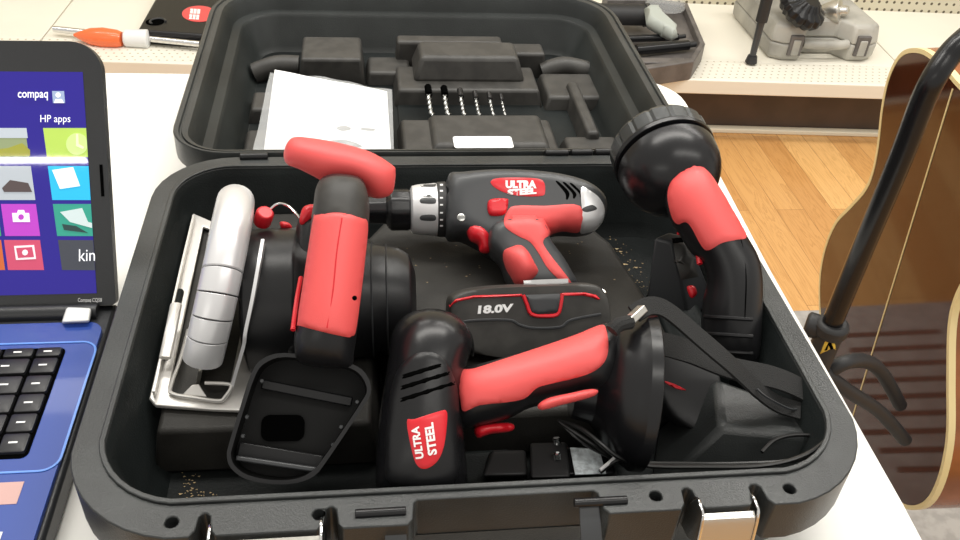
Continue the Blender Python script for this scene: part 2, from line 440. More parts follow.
shbox('floor_trim', -3.2, .050, FZ, 2.6, .075, FZ+.014, 'card', sh, .003)

# ------------------------------------------------------------------ tool case
case = thing('tool_case', (0, .2, 0), 'large open black moulded plastic case holding the red and black power tools', 'tool case')
ZR, X = .075, .24
Rf, Rb = .062, .062
def chamf(L):                        # the two front corners are more chamfer than arc
    L = [tuple(p) for p in L]
    for s0 in (0, 9):
        a, b = L[s0], L[s0+8]
        for i in range(1, 8):
            t = i/8; c = (a[0]+(b[0]-a[0])*t, a[1]+(b[1]-a[1])*t); k = .22
            L[s0+i] = (L[s0+i][0]*(1-k)+c[0]*k, L[s0+i][1]*(1-k)+c[1]*k)
    return L
def loop(i, z, y0=0, y1=.392, rf=Rf, rb=Rb, x=X, yi=None):
    yi = i if yi is None else yi
    return [V((p[0], p[1], z)) for p in chamf(rr(-x+i, y0+yi, x-i, y1-i, (max(rf-i, .01), max(rf-i, .01), max(rb-i, .01), max(rb-i, .01)), 8))]
bm = BM()
inner = [(p.x, p.y) for p in loop(.018, 0, yi=.025)]
def notch(x0, x1, d): return [(x0-.003, 0), (x0, .004), (x0+.001, d-.002), (x0+.003, d), (x1-.003, d), (x1-.001, d-.002), (x1, .004), (x1+.003, 0)]
outer = chamf(rr(-X, 0, X, .392, (Rf, Rf, Rb, Rb), 8))
fl = []
for x0, x1, d in ((-.163, -.155, .015), (-.095, -.087, .015), (-.046, .062, .0165), (.110, .118, .015), (.151, .160, .015)): fl += notch(x0, x1, d)
outer = outer[:9]+fl+outer[9:]
def circ(x, y, r, n=14): return [(x+r*math.cos(2*math.pi*i/n), y+r*math.sin(2*math.pi*i/n)) for i in range(n)]
holes = [inner]+[circ(x, .0105, .0036) for x in (-.176, -.0975, .0945, .176)]
prism(bm, outer, .042, ZR, holes)
# outside body below the flange, drawn in
add_loops(bm, [loop(.016, .043), loop(.022, .006), loop(.030, .0)], False, True)
obj('base_shell', bm, 'shell', case, .0012)
bm = BM()   # bowl
Ls = [loop(.018, ZR-.001, yi=.025), loop(.022, .068, yi=.029), loop(.032, .022, yi=.038), loop(.042, .012, yi=.048)]
add_loops(bm, Ls, False, True)
obj('base_lining', bm, 'inner', case)
bm = BM()   # raised sealing lip
prism(bm, [(p.x, p.y) for p in loop(.0145, 0, yi=.0215)], ZR, ZR+.002, [inner]); obj('sealing_lip', bm, 'shell', case, .0006)
for x in (-.176, -.0975, .0945, .176): cyl('screw_boss', (x, .0105, .052), (x, .0105, .068), .0036, 'black', case)
# moulded platforms in the base
def plat(name, pts, z0, z1, ins, m='inner', parent=case, bev=.004):
    c = V((sum(p[0] for p in pts)/len(pts), sum(p[1] for p in pts)/len(pts)))
    pts = [V(p[:2]) for p in pts]; n = len(pts)
    top = []
    for i in range(n):
        a, b, c2 = pts[i-1], pts[i], pts[(i+1) % n]; e1 = (b-a).normalized(); e2 = (c2-b).normalized()
        nn = (V((-e1.y, e1.x))+V((-e2.y, e2.x))); nn = nn/max(nn.length_squared/2, .3); top.append(b+nn*ins)
    bm = BM(); add_loops(bm, [[V((p.x, p.y, z0)) for p in pts], [V((p.x, p.y, z1)) for p in top]])
    return obj(name, bm, m, parent, bev, 3)
plat('tool_bed', [(-.045, .098), (.10, .098), (.165, .13), (.162, .20), (.146, .30), (.12, .352), (-.05, .352), (-.075, .31), (-.058, .17)], .012, .046, .008, 'bed')
plat('saw_bed', [(-.209, .096), (-.062, .096), (-.056, .30), (-.08, .352), (-.19, .352), (-.209, .33)], .012, .047, .006, 'bed', bev=.003)
plat('left_pad', [(-.212, .16), (-.202, .16), (-.202, .24), (-.212, .24)], .014, .055, .002)
plat('front_bed', [(-.045, .050), (.03, .050), (.03, .095), (-.06, .095)], .012, .03, .005)
plat('corner_bed', [(.155, .14), (.20, .14), (.20, .25), (.155, .25)], .012, .038, .005)
# crumbs of wood dust lying in the corners
bm = BM(); rnd = random.Random(2)
def crumbs(cx, cy_, sx, sy_, z, n):
    for _ in range(n):
        x = rnd.gauss(cx, sx); y = rnd.gauss(cy_, sy_); s = rnd.uniform(.0002, .0006)*(1+(rnd.random() > .93)*1.2); a = rnd.random()*6
        L = [V((x+s*2*math.cos(a+k), y+s*1.2*math.sin(a+k), 0)) for k in (0, 2.1, 4.2)]
        t = [V((p.x, p.y, z+.0002)) for p in L]; bm.faces.new([bm.verts.new(p) for p in t])
        tip = V((x, y, z+s)); 
crumbs(-.178, .062, .010, .008, .0124, 110); crumbs(-.15, .06, .03, .006, .0124, 45); crumbs(-.185, .085, .004, .014, .0126, 60)
crumbs(.162, .29, .010, .025, .0125, 110); crumbs(-.14, .345, .04, .003, .034, 20); crumbs(.05, .27, .05, .05, .0462, 60)
d = obj('wood_dust', bm, 'dust'); tag(d, 'pale wood dust scattered in the corners of the black case', 'dust', kind='stuff')
# latches
def latch(x0, x1):
    r = None
    bm = BM(); n = 8
    prof = [(-.0035, .0725), (-.0055, .0715), (-.0068, .068), (-.0105, .045), (-.012, .034)]
    add_loops(bm, [[V((x0+.003, y, z)), V((x1-.003, y, z)), V((x1-.003, y+.0012, z+.0008)), V((x0+.003, y+.0012, z+.0008))] for y, z in prof])
    r = obj('latch', bm, 'silver2', case, .0004); tag(r, 'brushed metal draw latch')
    for x in (x0+.002, x1-.002):
        bm = BM(); tube(bm, [(x, .011, .066), (x, .007, .0755), (x, -.001, .0765), (x, -.006, .0725), (x, -.010, .050)], .0009, 8); obj('latch_wire', bm, 'chrome', r)
    return r
latch(-.157, -.094); latch(.116, .153)
# carrying handle hanging from its pins at the front
for a, b in (((355, 514), (406, 511)), ((574, 503), (627, 500))):
    p0, p1 = P(*a, .0755), P(*b, .0755); cyl('hinge_pin', p0, p1, .0026, 'gloss', case, bevel=.0004)
hx0, hx1 = P(395, 512, .072).x, P(588, 502, .072).x
bm = BM(); tube(bm, [(hx0-.006, -.012, .030), (hx0+.01, -.014, .032), (.01, -.015, .033), (hx1-.01, -.014, .032), (hx1+.006, -.012, .030)], .0085, 16, flat=.8); hd = obj('carry_handle', bm, 'gloss', case)
for x in (hx0, hx1):
    hb = BM(); add_loops(hb, [[V((x-.006, y, z)), V((x+.006, y, z)), V((x+.006, y+t, z+.004)), V((x-.006, y+t, z+.004))] for y, z, t in ((.004, .070, .006), (-.010, .058, .007), (-.018, .036, .008), (-.020, .020, .009))])
    obj('handle_arm', hb, 'grey', hd, .001)
# hinges between the halves
for a, b in (((240, 157), (268, 156.5)), ((545, 153), (568, 153)), ((571, 152.6), (592, 152.3)), ((595, 152), (617, 151.6))):
    cyl('hinge_knuckle', P(*a, .076), P(*b, .076), .0035, 'black', case, bevel=.0006)
# lid lying open behind
LY0, LY1 = .398, .792
def ll(i, z, y0=LY0, y1=LY1): return [V((p[0], p[1], z)) for p in rr(-.240+i, y0+i*.45, .240-i, y1-i, (max(.050-i, .012),)*2+(max(.075-i, .012),)*2, 8)]
bm = BM()
add_loops(bm, [ll(.022, 0), ll(.010, .010), ll(.006, .050), ll(.0, .052), ll(0, .074), ll(.0015, .0755), ll(.005, .0755), ll(.006, .0735), ll(.0075, .0735), ll(.0085, .0755), ll(.014, .0750), ll(.0145, .0742)], True, False)
lid = obj('lid_shell', bm, 'shell', case, smooth=30)
bm = BM(); add_loops(bm, [ll(.0143, .0746), ll(.018, .070), ll(.023, .058), ll(.024, .0562), ll(.033, .055), ll(.036, .052), ll(.046, .020), ll(.052, .014)], False, True)
obj('lid_lining', bm, 'lining', case, smooth=30)
def lb(x0, y0, x1, y1, z0, z1, ins=.005, bev=.0035): return plat('lid_insert', [(x0, y0), (x1, y0), (x1, y1), (x0, y1)], z0, z1, ins, 'dgrey', case, bev)
bm = BM(); add_loops(bm, [ll(.053, .0142), ll(.053, .0148)]); obj('lid_floor', bm, 'inner', case)
i1 = lb(-.034, .598, .134, .668, .012, .034); i2 = lb(-.012, .622, .116, .684, .032, .060, .009, .005)
i3 = lb(-.034, .452, .134, .548, .012, .030); i4 = lb(-.002, .475, .122, .548, .028, .036, .006)
box('lid_trough', (-.030, .545, .012), (.13, .60, .017), 'inner', case)
lb(.134, .590, .205, .660, .012, .030); lb(.160, .500, .180, .625, .012, .036, .004); i5 = lb(.136, .452, .20, .515, .012, .028)
lb(-.14, .645, -.065, .715, .012, .048, .004); lb(-.065, .650, -.01, .700, .012, .030, .004); lb(-.19, .560, -.13, .610, .012, .030); lb(-.19, .46, -.13, .53, .012, .028)
lb(.10, .672, .150, .708, .012, .045, .003); lb(-.03, .686, .10, .712, .012, .052, .003)
bm = BM(); tube(bm, [(-.19, .665, .022), (-.165, .668, .03), (-.14, .668, .03)], .012, 12); obj('lid_insert', bm, 'dgrey', case)
bm = BM(); tube(bm, [(.145, .672, .022), (.17, .672, .03), (.20, .668, .026)], .012, 12); obj('lid_insert', bm, 'dgrey', case)
bm = BM(); a, b = P(449, 136, .037), P(510, 146, .037)
b = P(480, 147.5, .037); prism(bm, rr(.021, b.y, .081, a.y, .003, 3), .0362, .0366); tag(obj('blank_label', bm, 'white', case), 'blank white rectangular label')
# ------------------------------------------------------------------ drill bits in the lid
bits = [(428, 87, 435, 120, .0030), (444, 88, 450, 120, .0030), (460, 90, 465, 118, .0026), (475, 92, 479, 118, .0023), (489, 93, 493, 118, .0020), (501, 95, 505, 115, .0017)]
names = ['thickest, at the left end of the row', 'second from the left, standing beside the thickest', 'third from the left', 'fourth from the left, past the middle', 'fifth from the left, beside the thinnest', 'thinnest, at the right end of the row']
for (a, b, c, e, r), nm in zip(bits, names):
    p0, p1 = P(a, b+1, .0385), P(c, e, .033); p1 = V((p0.x+.001, .548, .032)); d = p1-p0; L = d.length
    t = thing('drill_bit', p0, 'steel twist drill bit in the lid, '+nm, 'drill bit', 'twist drill bits in a row in the case lid')
    cyl('shank', p0-d*.05, p0+d*.25, r*1.3, 'dark' if r > .0028 else 'gloss', t, 12)
    bm = BM(); n = 10; dd, aa, bb = basis(d); loops = []
    for i in range(29):
        tt = i/28; rot = tt*14; rad = r*1.1*(1 if tt < .9 else (1-tt)*8+.2)
        loops.append([p0+d*(.25+.78*tt)+(aa*math.cos(q)*rad*(1)+bb*math.sin(q)*rad*.55) for q in [0]][:0]+[p0+d*(.25+.78*tt)+(aa*(math.cos(q)*rad*math.cos(rot)-math.sin(q)*rad*.5*math.sin(rot))+bb*(math.cos(q)*rad*math.sin(rot)+math.sin(q)*rad*.5*math.cos(rot))) for q in [2*math.pi*k/n for k in range(n)]])
    add_loops(bm, loops); obj('flute', bm, 'steel', t)
# ------------------------------------------------------------------ manual in a plastic bag
def sheet(bm, c4, z4, nx, ny, amp, th, seed):
    g = random.Random(seed); ph = [g.random()*6 for _ in range(6)]; V4 = [P(*c, z) for c, z in zip(c4, z4)]; vs = {}
    for s in (0, 1):
        for i in range(nx+1):
            for j in range(ny+1):
                u, v = i/nx, j/ny; p = (V4[0]*(1-u)+V4[1]*u)*(1-v)+(V4[3]*(1-u)+V4[2]*u)*v
                w_ = amp*(math.sin(u*9+ph[0]+v*3)+math.sin(v*11+ph[1]-u*5)+.6*math.sin(u*23+v*17+ph[2]))
                vs[s, i, j] = bm.verts.new(p+V((0, 0, w_+th*s)))
    for s in (0, 1):
        for i in range(nx):
            for j in range(ny): bm.faces.new([vs[s, i, j], vs[s, i+1, j], vs[s, i+1, j+1], vs[s, i, j+1]])
    B = [(i, 0) for i in range(nx)]+[(nx, j) for j in range(ny)]+[(i, ny) for i in range(nx, 0, -1)]+[(0, j) for j in range(ny, 0, -1)]
    for (a, b), (c, d) in zip(B, B[1:]+B[:1]): bm.faces.new([vs[0, a, b], vs[0, c, d], vs[1, c, d], vs[1, a, b]])
man = thing('instruction_manual', P(330, 120, .04), 'white folded instruction manual inside the clear plastic bag', 'manual')
bm = BM(); sheet(bm, [(275, 73), (387, 95), (391, 156), (264, 156)], [.064, .052, .046, .046], 12, 10, .0003, .004, 1); mp_ = obj('paper', bm, 'paper', man)
for pxs in ([(338, 127), (346, 126), (351, 129), (343, 131), (337, 129)], [(362, 128), (374, 129), (374, 131), (362, 130)], [(330, 141), (344, 140), (356, 143), (362, 147), (352, 147), (340, 144)]):
    patch('printed_mark', pxs, mp_, .0008, mat('grey_print', (.22, .22, .21), .6), mp_, sp=1.5, sink=.0001)
bm = BM(); sheet(bm, [(270, 71), (392, 90), (394, 157), (252, 157)], [.070, .064, .056, .058], 26, 22, .0011, .0008, 5)
bg = obj('plastic_bag', bm, 'bag', loc=P(330, 120, .05)); tag(bg, 'crumpled clear plastic bag around the white manual in the lid', 'bag')
# ------------------------------------------------------------------ circular saw
saw = thing('circular_saw', (-.13, .2, .035), 'circular saw with silver blade guard, red T handle and empty battery socket', 'circular saw')
def Q(pts, z): return [P(a, b, z) for a, b in pts]
zs = .052
def flat(name, px, z0, z1, m, parent, holes=(), bevel=.0008, sm=False):
    o = [(p.x, p.y) for p in Q(px, z1)]
    if sm: o = [tuple(p) for p in catmull([V(p) for p in o], True, 4)]
    hs = [[(p.x, p.y) for p in Q(h, z1)] for h in holes]; bm = BM(); prism(bm, o, z0, z1, hs); return obj(name, bm, m, parent, bevel)
shoe = flat('base_plate', [(193, 213), (262, 243), (258, 262), (262, 300), (262, 411), (213, 409), (155, 405), (149, 398)], zs-.003, zs, 'shoe', saw, [[(203, 226), (258, 248), (228, 393), (222, 401), (172, 395), (169, 388)]])
# left rolled rail, right upright flange, front bracket
bm = BM(); ribbon(bm, Q([(194, 217), (181, 272), (167, 335), (154, 394)], zs+.003), .0016, .005, (1, 0, 0))
obj('base_plate_rail', bm, 'shoe', shoe)
bm = BM(); tube(bm, [P(188, 330, .054), P(180, 360, .054), P(171, 386, .054), P(173, 394, .054), P(196, 398, .054), P(219, 401, .054), P(225, 397, .055), P(231, 388, .058), P(228, 384, .059), P(205, 383, .059)], .0013, 8, k=4); obj('slot_frame', bm, 'shoe', shoe)
bm = BM(); add_loops(bm, [[P(182, 395, z), P(192, 385, z+.004), P(199, 384, z+.004), P(207, 397, z)] for z in (.051, .0525)]); obj('sight_notch', bm, 'shoe', shoe, .0005)
bm = BM(); tube(bm, [P(176, 305, .066), P(171, 330, .066), P(165, 358, .060)], .0042, 10, flat=.6); obj('rail_bracket', bm, 'shoe', shoe)
# blade guard: drum segment in a vertical plane, with radial joints
gc = V((-.1775, .206, .068))
gw = .0135
def arc_guard(a0, a1, R0, name, m, parent, w, n=24, round_=.006):
    bm = BM(); loops = []
    for i in range(n+1):
        a = math.radians(a0+(a1-a0)*i/n); r = V((.30*math.sin(a), .99*math.cos(a), math.sin(a))); s = V((1, 0, -.25)).normalized(); L = []
        sec = [(-w, .045)]+[(-w*math.cos(q), R0-.011+.011*math.sin(q)) for q in [math.pi*k/12 for k in range(13)]]+[(w, .045)]
        for q, rad in sec: L.append(gc+s*q+r*rad)
        loops.append(L)
    add_loops(bm, loops); return obj(name, bm, m, parent, .0008)
segs = [(-8, 62, .0820, .0150), (62.6, 84, .0822, .0152), (84.6, 106, .0822, .0150), (106.6, 130, .0822, .0149), (130.6, 158, .0820, .0147)]
segs = [(174, 161, .0812), (160.3, 150, .0818), (149.3, 138, .0822), (137.3, 126, .0822), (125.3, 16, .0822)]
for a1, a0, R0 in segs: arc_guard(a0, a1, R0, 'guard_segment', 'silver', saw, .0128)
bm = BM(); lathe(bm, gc+V((-.0012, 0, 0)), (1, 0, -.25), [(0, .066), (.0024, .066)], 48); obj('blade', bm, 'silver2', saw)
# gear case + motor as a stepped drum across
bm = BM(); mc = V((-.151, .194, .074))
lathe(bm, mc, (1, -.02, .02), [(0, .044), (.003, .052), (.036, .053), (.040, .050), (.060, .046), (.068, .042), (.090, .040), (.105, .037), (.113, .032), (.117, .020)], 40); hs = obj('motor_housing', bm, 'black', saw, .001)
for q in (.086, .096):
    bm = BM(); lathe(bm, mc+V((q, -.0017, .0017)), (1, -.02, .02), [(0, .0400-(q-.090)*.16), (.0008, .0410-(q-.090)*.16), (.0012, .0400-(q-.090)*.16)], 40); obj('housing_rib', bm, 'grey', hs)
ge = [hit([hs], *q) for q in ((264, 246), (260, 268), (254, 298), (247, 328), (242, 350))]
bm = BM(); ribbon(bm, [p_+n_*.0035 for p_, n_ in ge]+[P(236, 372, .066), P(232, 387, .056)], .0022, .006, (1, 0, 0)); obj('inner_guard_edge', bm, 'silver', saw)
# ledge on the housing with slots
patch('housing_window', [(272, 372), (300, 366), (302, 388), (266, 390)], hs, .0012, 'dark', hs, smooth_outline=False)
# neck joining the motor to the handle
puff('handle_bracket', [(300, 215), (318, 205), (330, 230), (322, 300), (312, 350), (284, 352), (283, 300), (292, 255)], .105, .014, 'black', saw)
# grip
gbody = puff('handle_body', [(318, 184), (330, 176), (346, 176), (362, 180), (368, 196), (369, 222), (365, 262), (361, 300), (357, 332), (354, 352), (348, 368), (302, 364), (294, 345), (297, 320), (303, 285), (308, 250), (312, 215)], .148, .024, 'black', saw, r=.020, back=.022)
patch('upper_collar', [(317, 184), (330, 177), (346, 177), (361, 181), (367.5, 196), (368, 224), (340, 214), (313, 219), (314, 205)], gbody, .0010, 'dgrey', saw, sp=4)
grip = patch('red_grip', [(314, 219), (318, 214.5), (340, 213), (358, 217), (367, 223), (364, 262), (359.5, 300), (355, 331), (351, 336), (343, 336.5), (303, 326.5), (298.5, 321), (304, 282), (308, 255)], gbody, .0018, 'red', saw, sp=4)
patch('screw_hole', circ(354.5, 298, 2.4, 8), grip, .0003, 'dark', grip, sp=1.2, sink=.0002)
bm = BM(); tube(bm, [hit([grip], 342, 218)[0], hit([grip], 337, 250)[0], hit([grip], 333, 290)[0], hit([grip], 327, 328)[0]], .0004, 6); obj('mould_line', bm, 'red2', grip)
bm = BM(); tube(bm, [P(301, 278, .135), P(297, 300, .135), P(293, 330, .130)], .0016, 8); obj('trigger', bm, 'red2', saw)
# front T handle
puff('front_handle', [(283.7, 157.0), (284.8, 147.8), (288.9, 140.4), (294.8, 137.0), (306.7, 137.4), (336.3, 142.2), (369.6, 151.5), (392.6, 165.2), (395.6, 171.9), (394.8, 183.0), (392.6, 192.2), (386.3, 197.0), (377.0, 198.5), (368.1, 195.6), (362.2, 188.5), (351.9, 183.0), (336.3, 181.9), (323.3, 181.1), (313.3, 176.3), (299.3, 169.3), (287.4, 164.4)], .178, .020, 'red', saw, r=.016, n='view', sp=.003)
cyl('handle_end_recess', P(290, 148, .185), P(287.5, 153, .185), .0001, 'dark', saw) if False else None
# red lever and wire ring
bm = BM(); lathe(bm, P(262, 222, .125), (.3, -.3, .9), [(0, .0062), (.010, .0062), (.012, .005)], 18); obj('depth_knob', bm, 'red2', saw, .0006)
bm = BM(); tube(bm, [P(266, 226, .125), P(268, 213, .13), P(277, 204, .135), P(288, 206, .135), P(297, 215, .133), P(303, 224, .13)], .0009, 8); obj('key_ring_wire', bm, 'chrome', saw)
puff('lock_lever', [(300, 216), (304, 207), (315, 205), (318, 212), (306, 224), (300, 224)], .137, .006, 'red2', saw)
puff('knob_tab', [(280, 222), (289, 223), (292, 229), (282, 229)], .12, .004, 'red2', saw)
# battery socket: open shoe facing the viewer
sn = V((.04, -.68, .73)).normalized(); so = P(300, 420, .090); su = V((0, 1, 0)).cross(sn).normalized(); sv = sn.cross(su)
def SP(px): return [((PP(a, b, so, sn)-so).dot(su), (PP(a, b, so, sn)-so).dot(sv)) for a, b in px]
so_px = [(252, 372), (264, 358), (285, 353), (325, 358), (352, 364), (366, 374), (371, 390), (366, 402), (349, 428), (326, 462), (314, 476), (296, 483), (272, 484), (246, 479), (231, 468), (227, 456), (229, 444), (240, 408)]
si_px = [(256, 374), (267, 362), (286, 357), (325, 362), (350, 368), (362, 377), (367, 390), (362, 401), (345, 427), (322, 460), (311, 472), (295, 479), (272, 480), (248, 475), (235, 466), (231, 456), (233, 445), (244, 409)]
so_, si_ = [[tuple(q) for q in catmull([V(p) for p in SP(px)], True, 3)] for px in (so_px, si_px)]
def so_px_lip(): return so_
bm = BM(); prism(bm, so_, -.030, 0, [si_], so, su, sv, sn); prism(bm, so_, -.034, -.030, (), so, su, sv, sn)
sock = obj('battery_socket', bm, 'deep', saw, .0006)
bm = BM(); prism(bm, so_px_lip(), -.001, .0006, [si_], so, su, sv, sn); obj('socket_rim', bm, 'black', sock)
def sbar(name, a, b, w, dz, m):
    pa, pb = PP(*a, so-sn*dz, sn), PP(*b, so-sn*dz, sn); bm = BM(); ribbon(bm, [pa, (pa+pb)/2, pb], w, .004, sv); obj(name, bm, m, sock, .0008)
sbar('socket_rib', (262, 384), (352, 402), .006, .022, 'black'); sbar('socket_ledge', (238, 450), (322, 464), .010, .020, 'black'); sbar('socket_rim', (236, 458), (318, 470), .003, .010, 'grey')
bm = BM(); cc = PP(283, 428, so-sn*.028, sn); prism(bm, rr(-.013, -.008, .013, .008, .005, 4), -.001, .002, (), cc, su, sv, sn); obj('socket_opening', bm, 'dark', sock)
for a, b in ((262, 381), (247, 417), (243, 436), (357, 402), (341, 427), (333, 445)):
    bm = BM(); cc = PP(a, b, so-sn*.006, sn); lathe(bm, cc, sn, [(0, .0014), (.002, .0010)], 8); obj('contact_tab', bm, 'grey', sock)
# ------------------------------------------------------------------ cordless drill
dr = thing('cordless_drill', P(500, 215, .046), 'red and black cordless drill with silver clutch ring, lying in the middle of the case', 'cordless drill')
dz = .078
pA, pB = P(367, 210, dz), P(604, 208, dz); ax = (pB-pA); DL = ax.length; ax.normalize()
def dt(x): return (P(x, 209, dz)-pA).dot(ax)
pxm = 1/1300.
def lat(name, prof, m, parent, **k):
    bm = BM(); lathe(bm, pA, ax, [(dt(x), r*pxm) for x, r in prof], 40, **k); return obj(name, bm, m, parent, .0004)
lat('chuck', [(366, 10), (368, 14), (386, 15), (388, 19), (391, 22), (408, 22), (411, 20)], 'gloss', dr, ribs=10, ribd=.05)
cr = lat('clutch_ring', [(410, 21), (412, 25), (418, 26.5), (436, 28), (437, 27)], 'silver', dr)
nr = lat('torque_scale_ring', [(436, 27), (437, 29), (445, 29.5), (447, 28)], 'matte', dr)
for yy in (182, 199, 216):
    patch('grip_notch', [(420, yy+1), (423, yy-1), (434.5, yy-1), (435, yy+4.5), (423, yy+4.5), (420, yy+3)], cr, .0006, 'grey', cr, sp=2, sink=.0003)
for yy in (184, 190, 197, 204, 212, 219, 225): patch('scale_mark', [(440, yy), (443, yy), (443, yy+1.6), (440, yy+1.6)], nr, .0002, 'white', nr, sp=1.5, smooth_outline=False, sink=.0001)
body = puff('drill_body', [(446, 182), (462, 178), (500, 176), (540, 178), (570, 183), (590, 191), (602, 203), (603, 217), (596, 229), (582, 233), (560, 232), (546, 236), (520, 240), (508, 250), (494, 256), (478, 246), (462, 238), (446, 234)], dz, .026, 'grey', dr, r=.022, back=.024)
handle = puff('drill_handle', [(494, 226), (530, 222), (544, 230), (548, 244), (560, 260), (570, 276), (576, 288), (560, 292), (520, 292), (508, 282), (502, 266), (494, 256), (488, 244)], .070, .020, 'grey', dr, r=.017, back=.018)
patch('red_overmould', [(507, 212), (515, 206), (545, 206), (580, 206), (580, 231), (562, 231), (548, 236), (543, 243), (551, 256), (562, 270), (572, 284), (566, 285), (549, 270), (539, 254), (530, 242), (518, 236), (506, 228), (504, 220)], [body, handle], .0014, 'red', dr, sp=3)
cap = patch('rear_cap', [(581, 188), (590, 191), (599, 198), (604, 208), (603, 219), (597, 229), (588, 232), (580, 232), (582, 215)], body, .0016, 'silver', dr, sp=3); tag(cap, 'silver rear cap')
patch('cap_notch', [(583, 208), (592, 205), (597, 209), (588, 212), (583, 211)], cap, .0004, 'grey', cap, sp=2)
patch('direction_switch', [(488, 202), (494, 199), (506, 199), (508, 202), (505, 214), (492, 216), (488, 212)], body, .0035, 'red2', dr, sp=2.5)
lg = patch('logo_panel', [(491, 181), (500, 178), (530, 178), (543, 181), (545, 192), (541, 196), (520, 196), (503, 192), (493, 186)], body, .0008, 'red2', dr, sp=3)
text('lettering', 'ULTRA', (505.5, 188.5), (31, 0), (0, -8), lg, .0003, 'white', lg, .065); text('lettering', 'STEEL', (507.5, 196.0), (29, -2), (0, -6.5), lg, .0003, 'white', lg, .065)
for i, x in enumerate((556, 563, 570)): patch('vent_slot', [(x, 182+i), (x+3, 182+i), (x+13, 192+i), (x+12, 199-i), (x+10, 199-i), (x+9, 193)], body, .0003, 'dark', dr, sp=2, sink=.0005)
puff('trigger', [(466, 228), (470, 224), (480, 225), (489, 232), (491, 241), (490, 252), (480, 252), (478, 244), (470, 240)], .078, .010, 'red2', dr)
puff('trigger_guard', [(487, 236), (500, 238), (510, 244), (506, 256), (498, 262), (488, 254)], .070, .012, 'grey', dr)
puff('grip_front', [(503, 252), (510, 248), (520, 246), (528, 254), (534, 265), (538, 272), (532, 280), (519, 287), (511, 276), (505, 264)], .078, .018, 'red', dr, r=.014)
bm = BM(); lathe(bm, P(461, 218, .097), (0, -.5, .8), [(0, .0032), (.0012, .0032), (.0015, .002)], 14); obj('screw', bm, 'steel', dr)
# its battery
bn = V((0, -.80, .60)).normalized()
bat = puff('battery_pack', [(447, 301), (453, 293), (470, 288), (500, 285), (560, 283), (588, 283), (598, 289), (603, 298), (605, 320), (600, 345), (585, 352), (520, 357), (475, 352), (450, 340), (447, 322)], .068, .020, 'dgrey', dr, n=bn, r=.008, back=.018)
for nm, px in (('red_trim', [(449, 305), (456, 299), (474, 295.5), (522, 294), (522, 296.5), (475, 298), (458, 301.5), (450, 307.5)]), ('red_trim', [(562, 293), (585, 292.5), (596, 295), (600, 299), (598, 300), (592, 297.5), (583, 295.5), (562, 295.5)])):
    patch(nm, px, bat, .0012, 'red2', bat, sp=2, smooth_outline=False)
rb_ = patch('release_button', [(525, 295), (561, 293.5), (559, 311), (556, 314), (534, 315), (531, 312)], bat, .0018, 'grey', bat, sp=3, smooth_outline=False)
bm = BM(); tube(bm, [hit([bat, rb_], *q)[0]+bn*.0006 for q in ((523, 295), (527, 305), (531, 314), (543, 316), (557, 314.5), (560.5, 305), (562, 293.5))], .0014, 8, k=3); obj('button_surround', bm, 'red2', bat)
text('lettering', '18.0V', (477.5, 314), (35, -2), (1, -8.5), bat, .0004, 'white', bat, .05)
bm = BM(); tube(bm, [hit([bat], *q)[0] for q in ((450, 327), (468, 321), (508, 320), (520, 325), (534, 328), (560, 327), (571, 320), (601, 314))], .0010, 6); obj('moulded_ledge', bm, 'grey', bat)
bm = BM(); ribbon(bm, [P(524, 284, .088), P(540, 283, .090), P(568, 282, .088)], .005, .0012, (0, .6, .8)); obj('metal_clip', bm, 'chrome', dr)
bm = BM(); tube(bm, [P(597, 289, .08), P(604, 292, .08), P(605, 300, .078)], .0015, 8); obj('latch_wire', bm, 'chrome', bat)
# ------------------------------------------------------------------ front power tool (dome head, flared collar)
jt = thing('power_tool', P(500, 420, .03), 'black and red power tool with vented dome head and flared round collar', 'power tool')
jz = .088
hd_ = puff('motor_head', [(390, 345), (396, 328), (410, 315), (430, 310), (450, 314), (466, 326), (472, 345), (464, 372), (461, 400), (464, 440), (466, 492), (440, 500), (400, 500), (378, 492), (376, 460), (379, 420), (386, 375)], jz, .032, 'gloss', jt, r=.030, back=.028)
dome = puff('dome', [(389, 352), (392, 333), (403, 318), (420, 311), (440, 311), (460, 320), (472, 337), (474, 356), (466, 352), (448, 356), (425, 354), (405, 362), (394, 372)], jz+.004, .030, 'gloss', jt, r=.028)
grb = puff('grip_body', [(455, 372), (480, 364), (510, 356), (545, 346), (590, 328), (612, 322), (622, 340), (622, 380), (612, 398), (585, 394), (560, 402), (530, 408), (505, 420), (470, 428), (455, 425), (449, 400)], jz+.003, .027, 'black', jt, r=.024, back=.022)
patch('red_grip', [(459, 372), (475, 369), (500, 361), (540, 348), (575, 336), (600, 326), (606, 330), (608, 348), (604, 362), (592, 372), (570, 379), (548, 384), (536, 388), (524, 398), (505, 402), (480, 405), (464, 411), (461, 400), (459, 388)], grb, .002, 'red', jt, sp=4)
fp = patch('face_plate', [(391, 392), (398, 370), (412, 356), (428, 352), (443, 358), (452, 374), (458, 398), (457, 440), (452, 484), (392, 484), (386, 450), (388, 415)], [hd_, dome], .0016, 'black', jt, sp=4)
for a, b, c, e in ((405, 376, 438, 366), (404, 387, 446, 374), (404, 399, 451, 384)):
    patch('vent_slot', [(a, b-2.2), (c, e-2), (c+2.5, e), (c, e+2), (a, b+2.4), (a-1.5, b)], fp, .0003, 'dark', fp, sp=2, sink=.0004)
lg = patch('logo_panel', [(407, 422), (415, 419), (440, 411), (446, 411), (447, 420), (444, 445), (438, 460), (428, 468), (419, 467), (413, 455)], fp, .0008, 'red2', fp, sp=3)
text('lettering', 'ULTRA', (424, 458), (-5, -32), (-8, 1), lg, .0004, 'white', lg, .04); text('lettering', 'STEEL', (437, 454), (-4, -32), (-9, 2), lg, .0004, 'white', lg, .04)
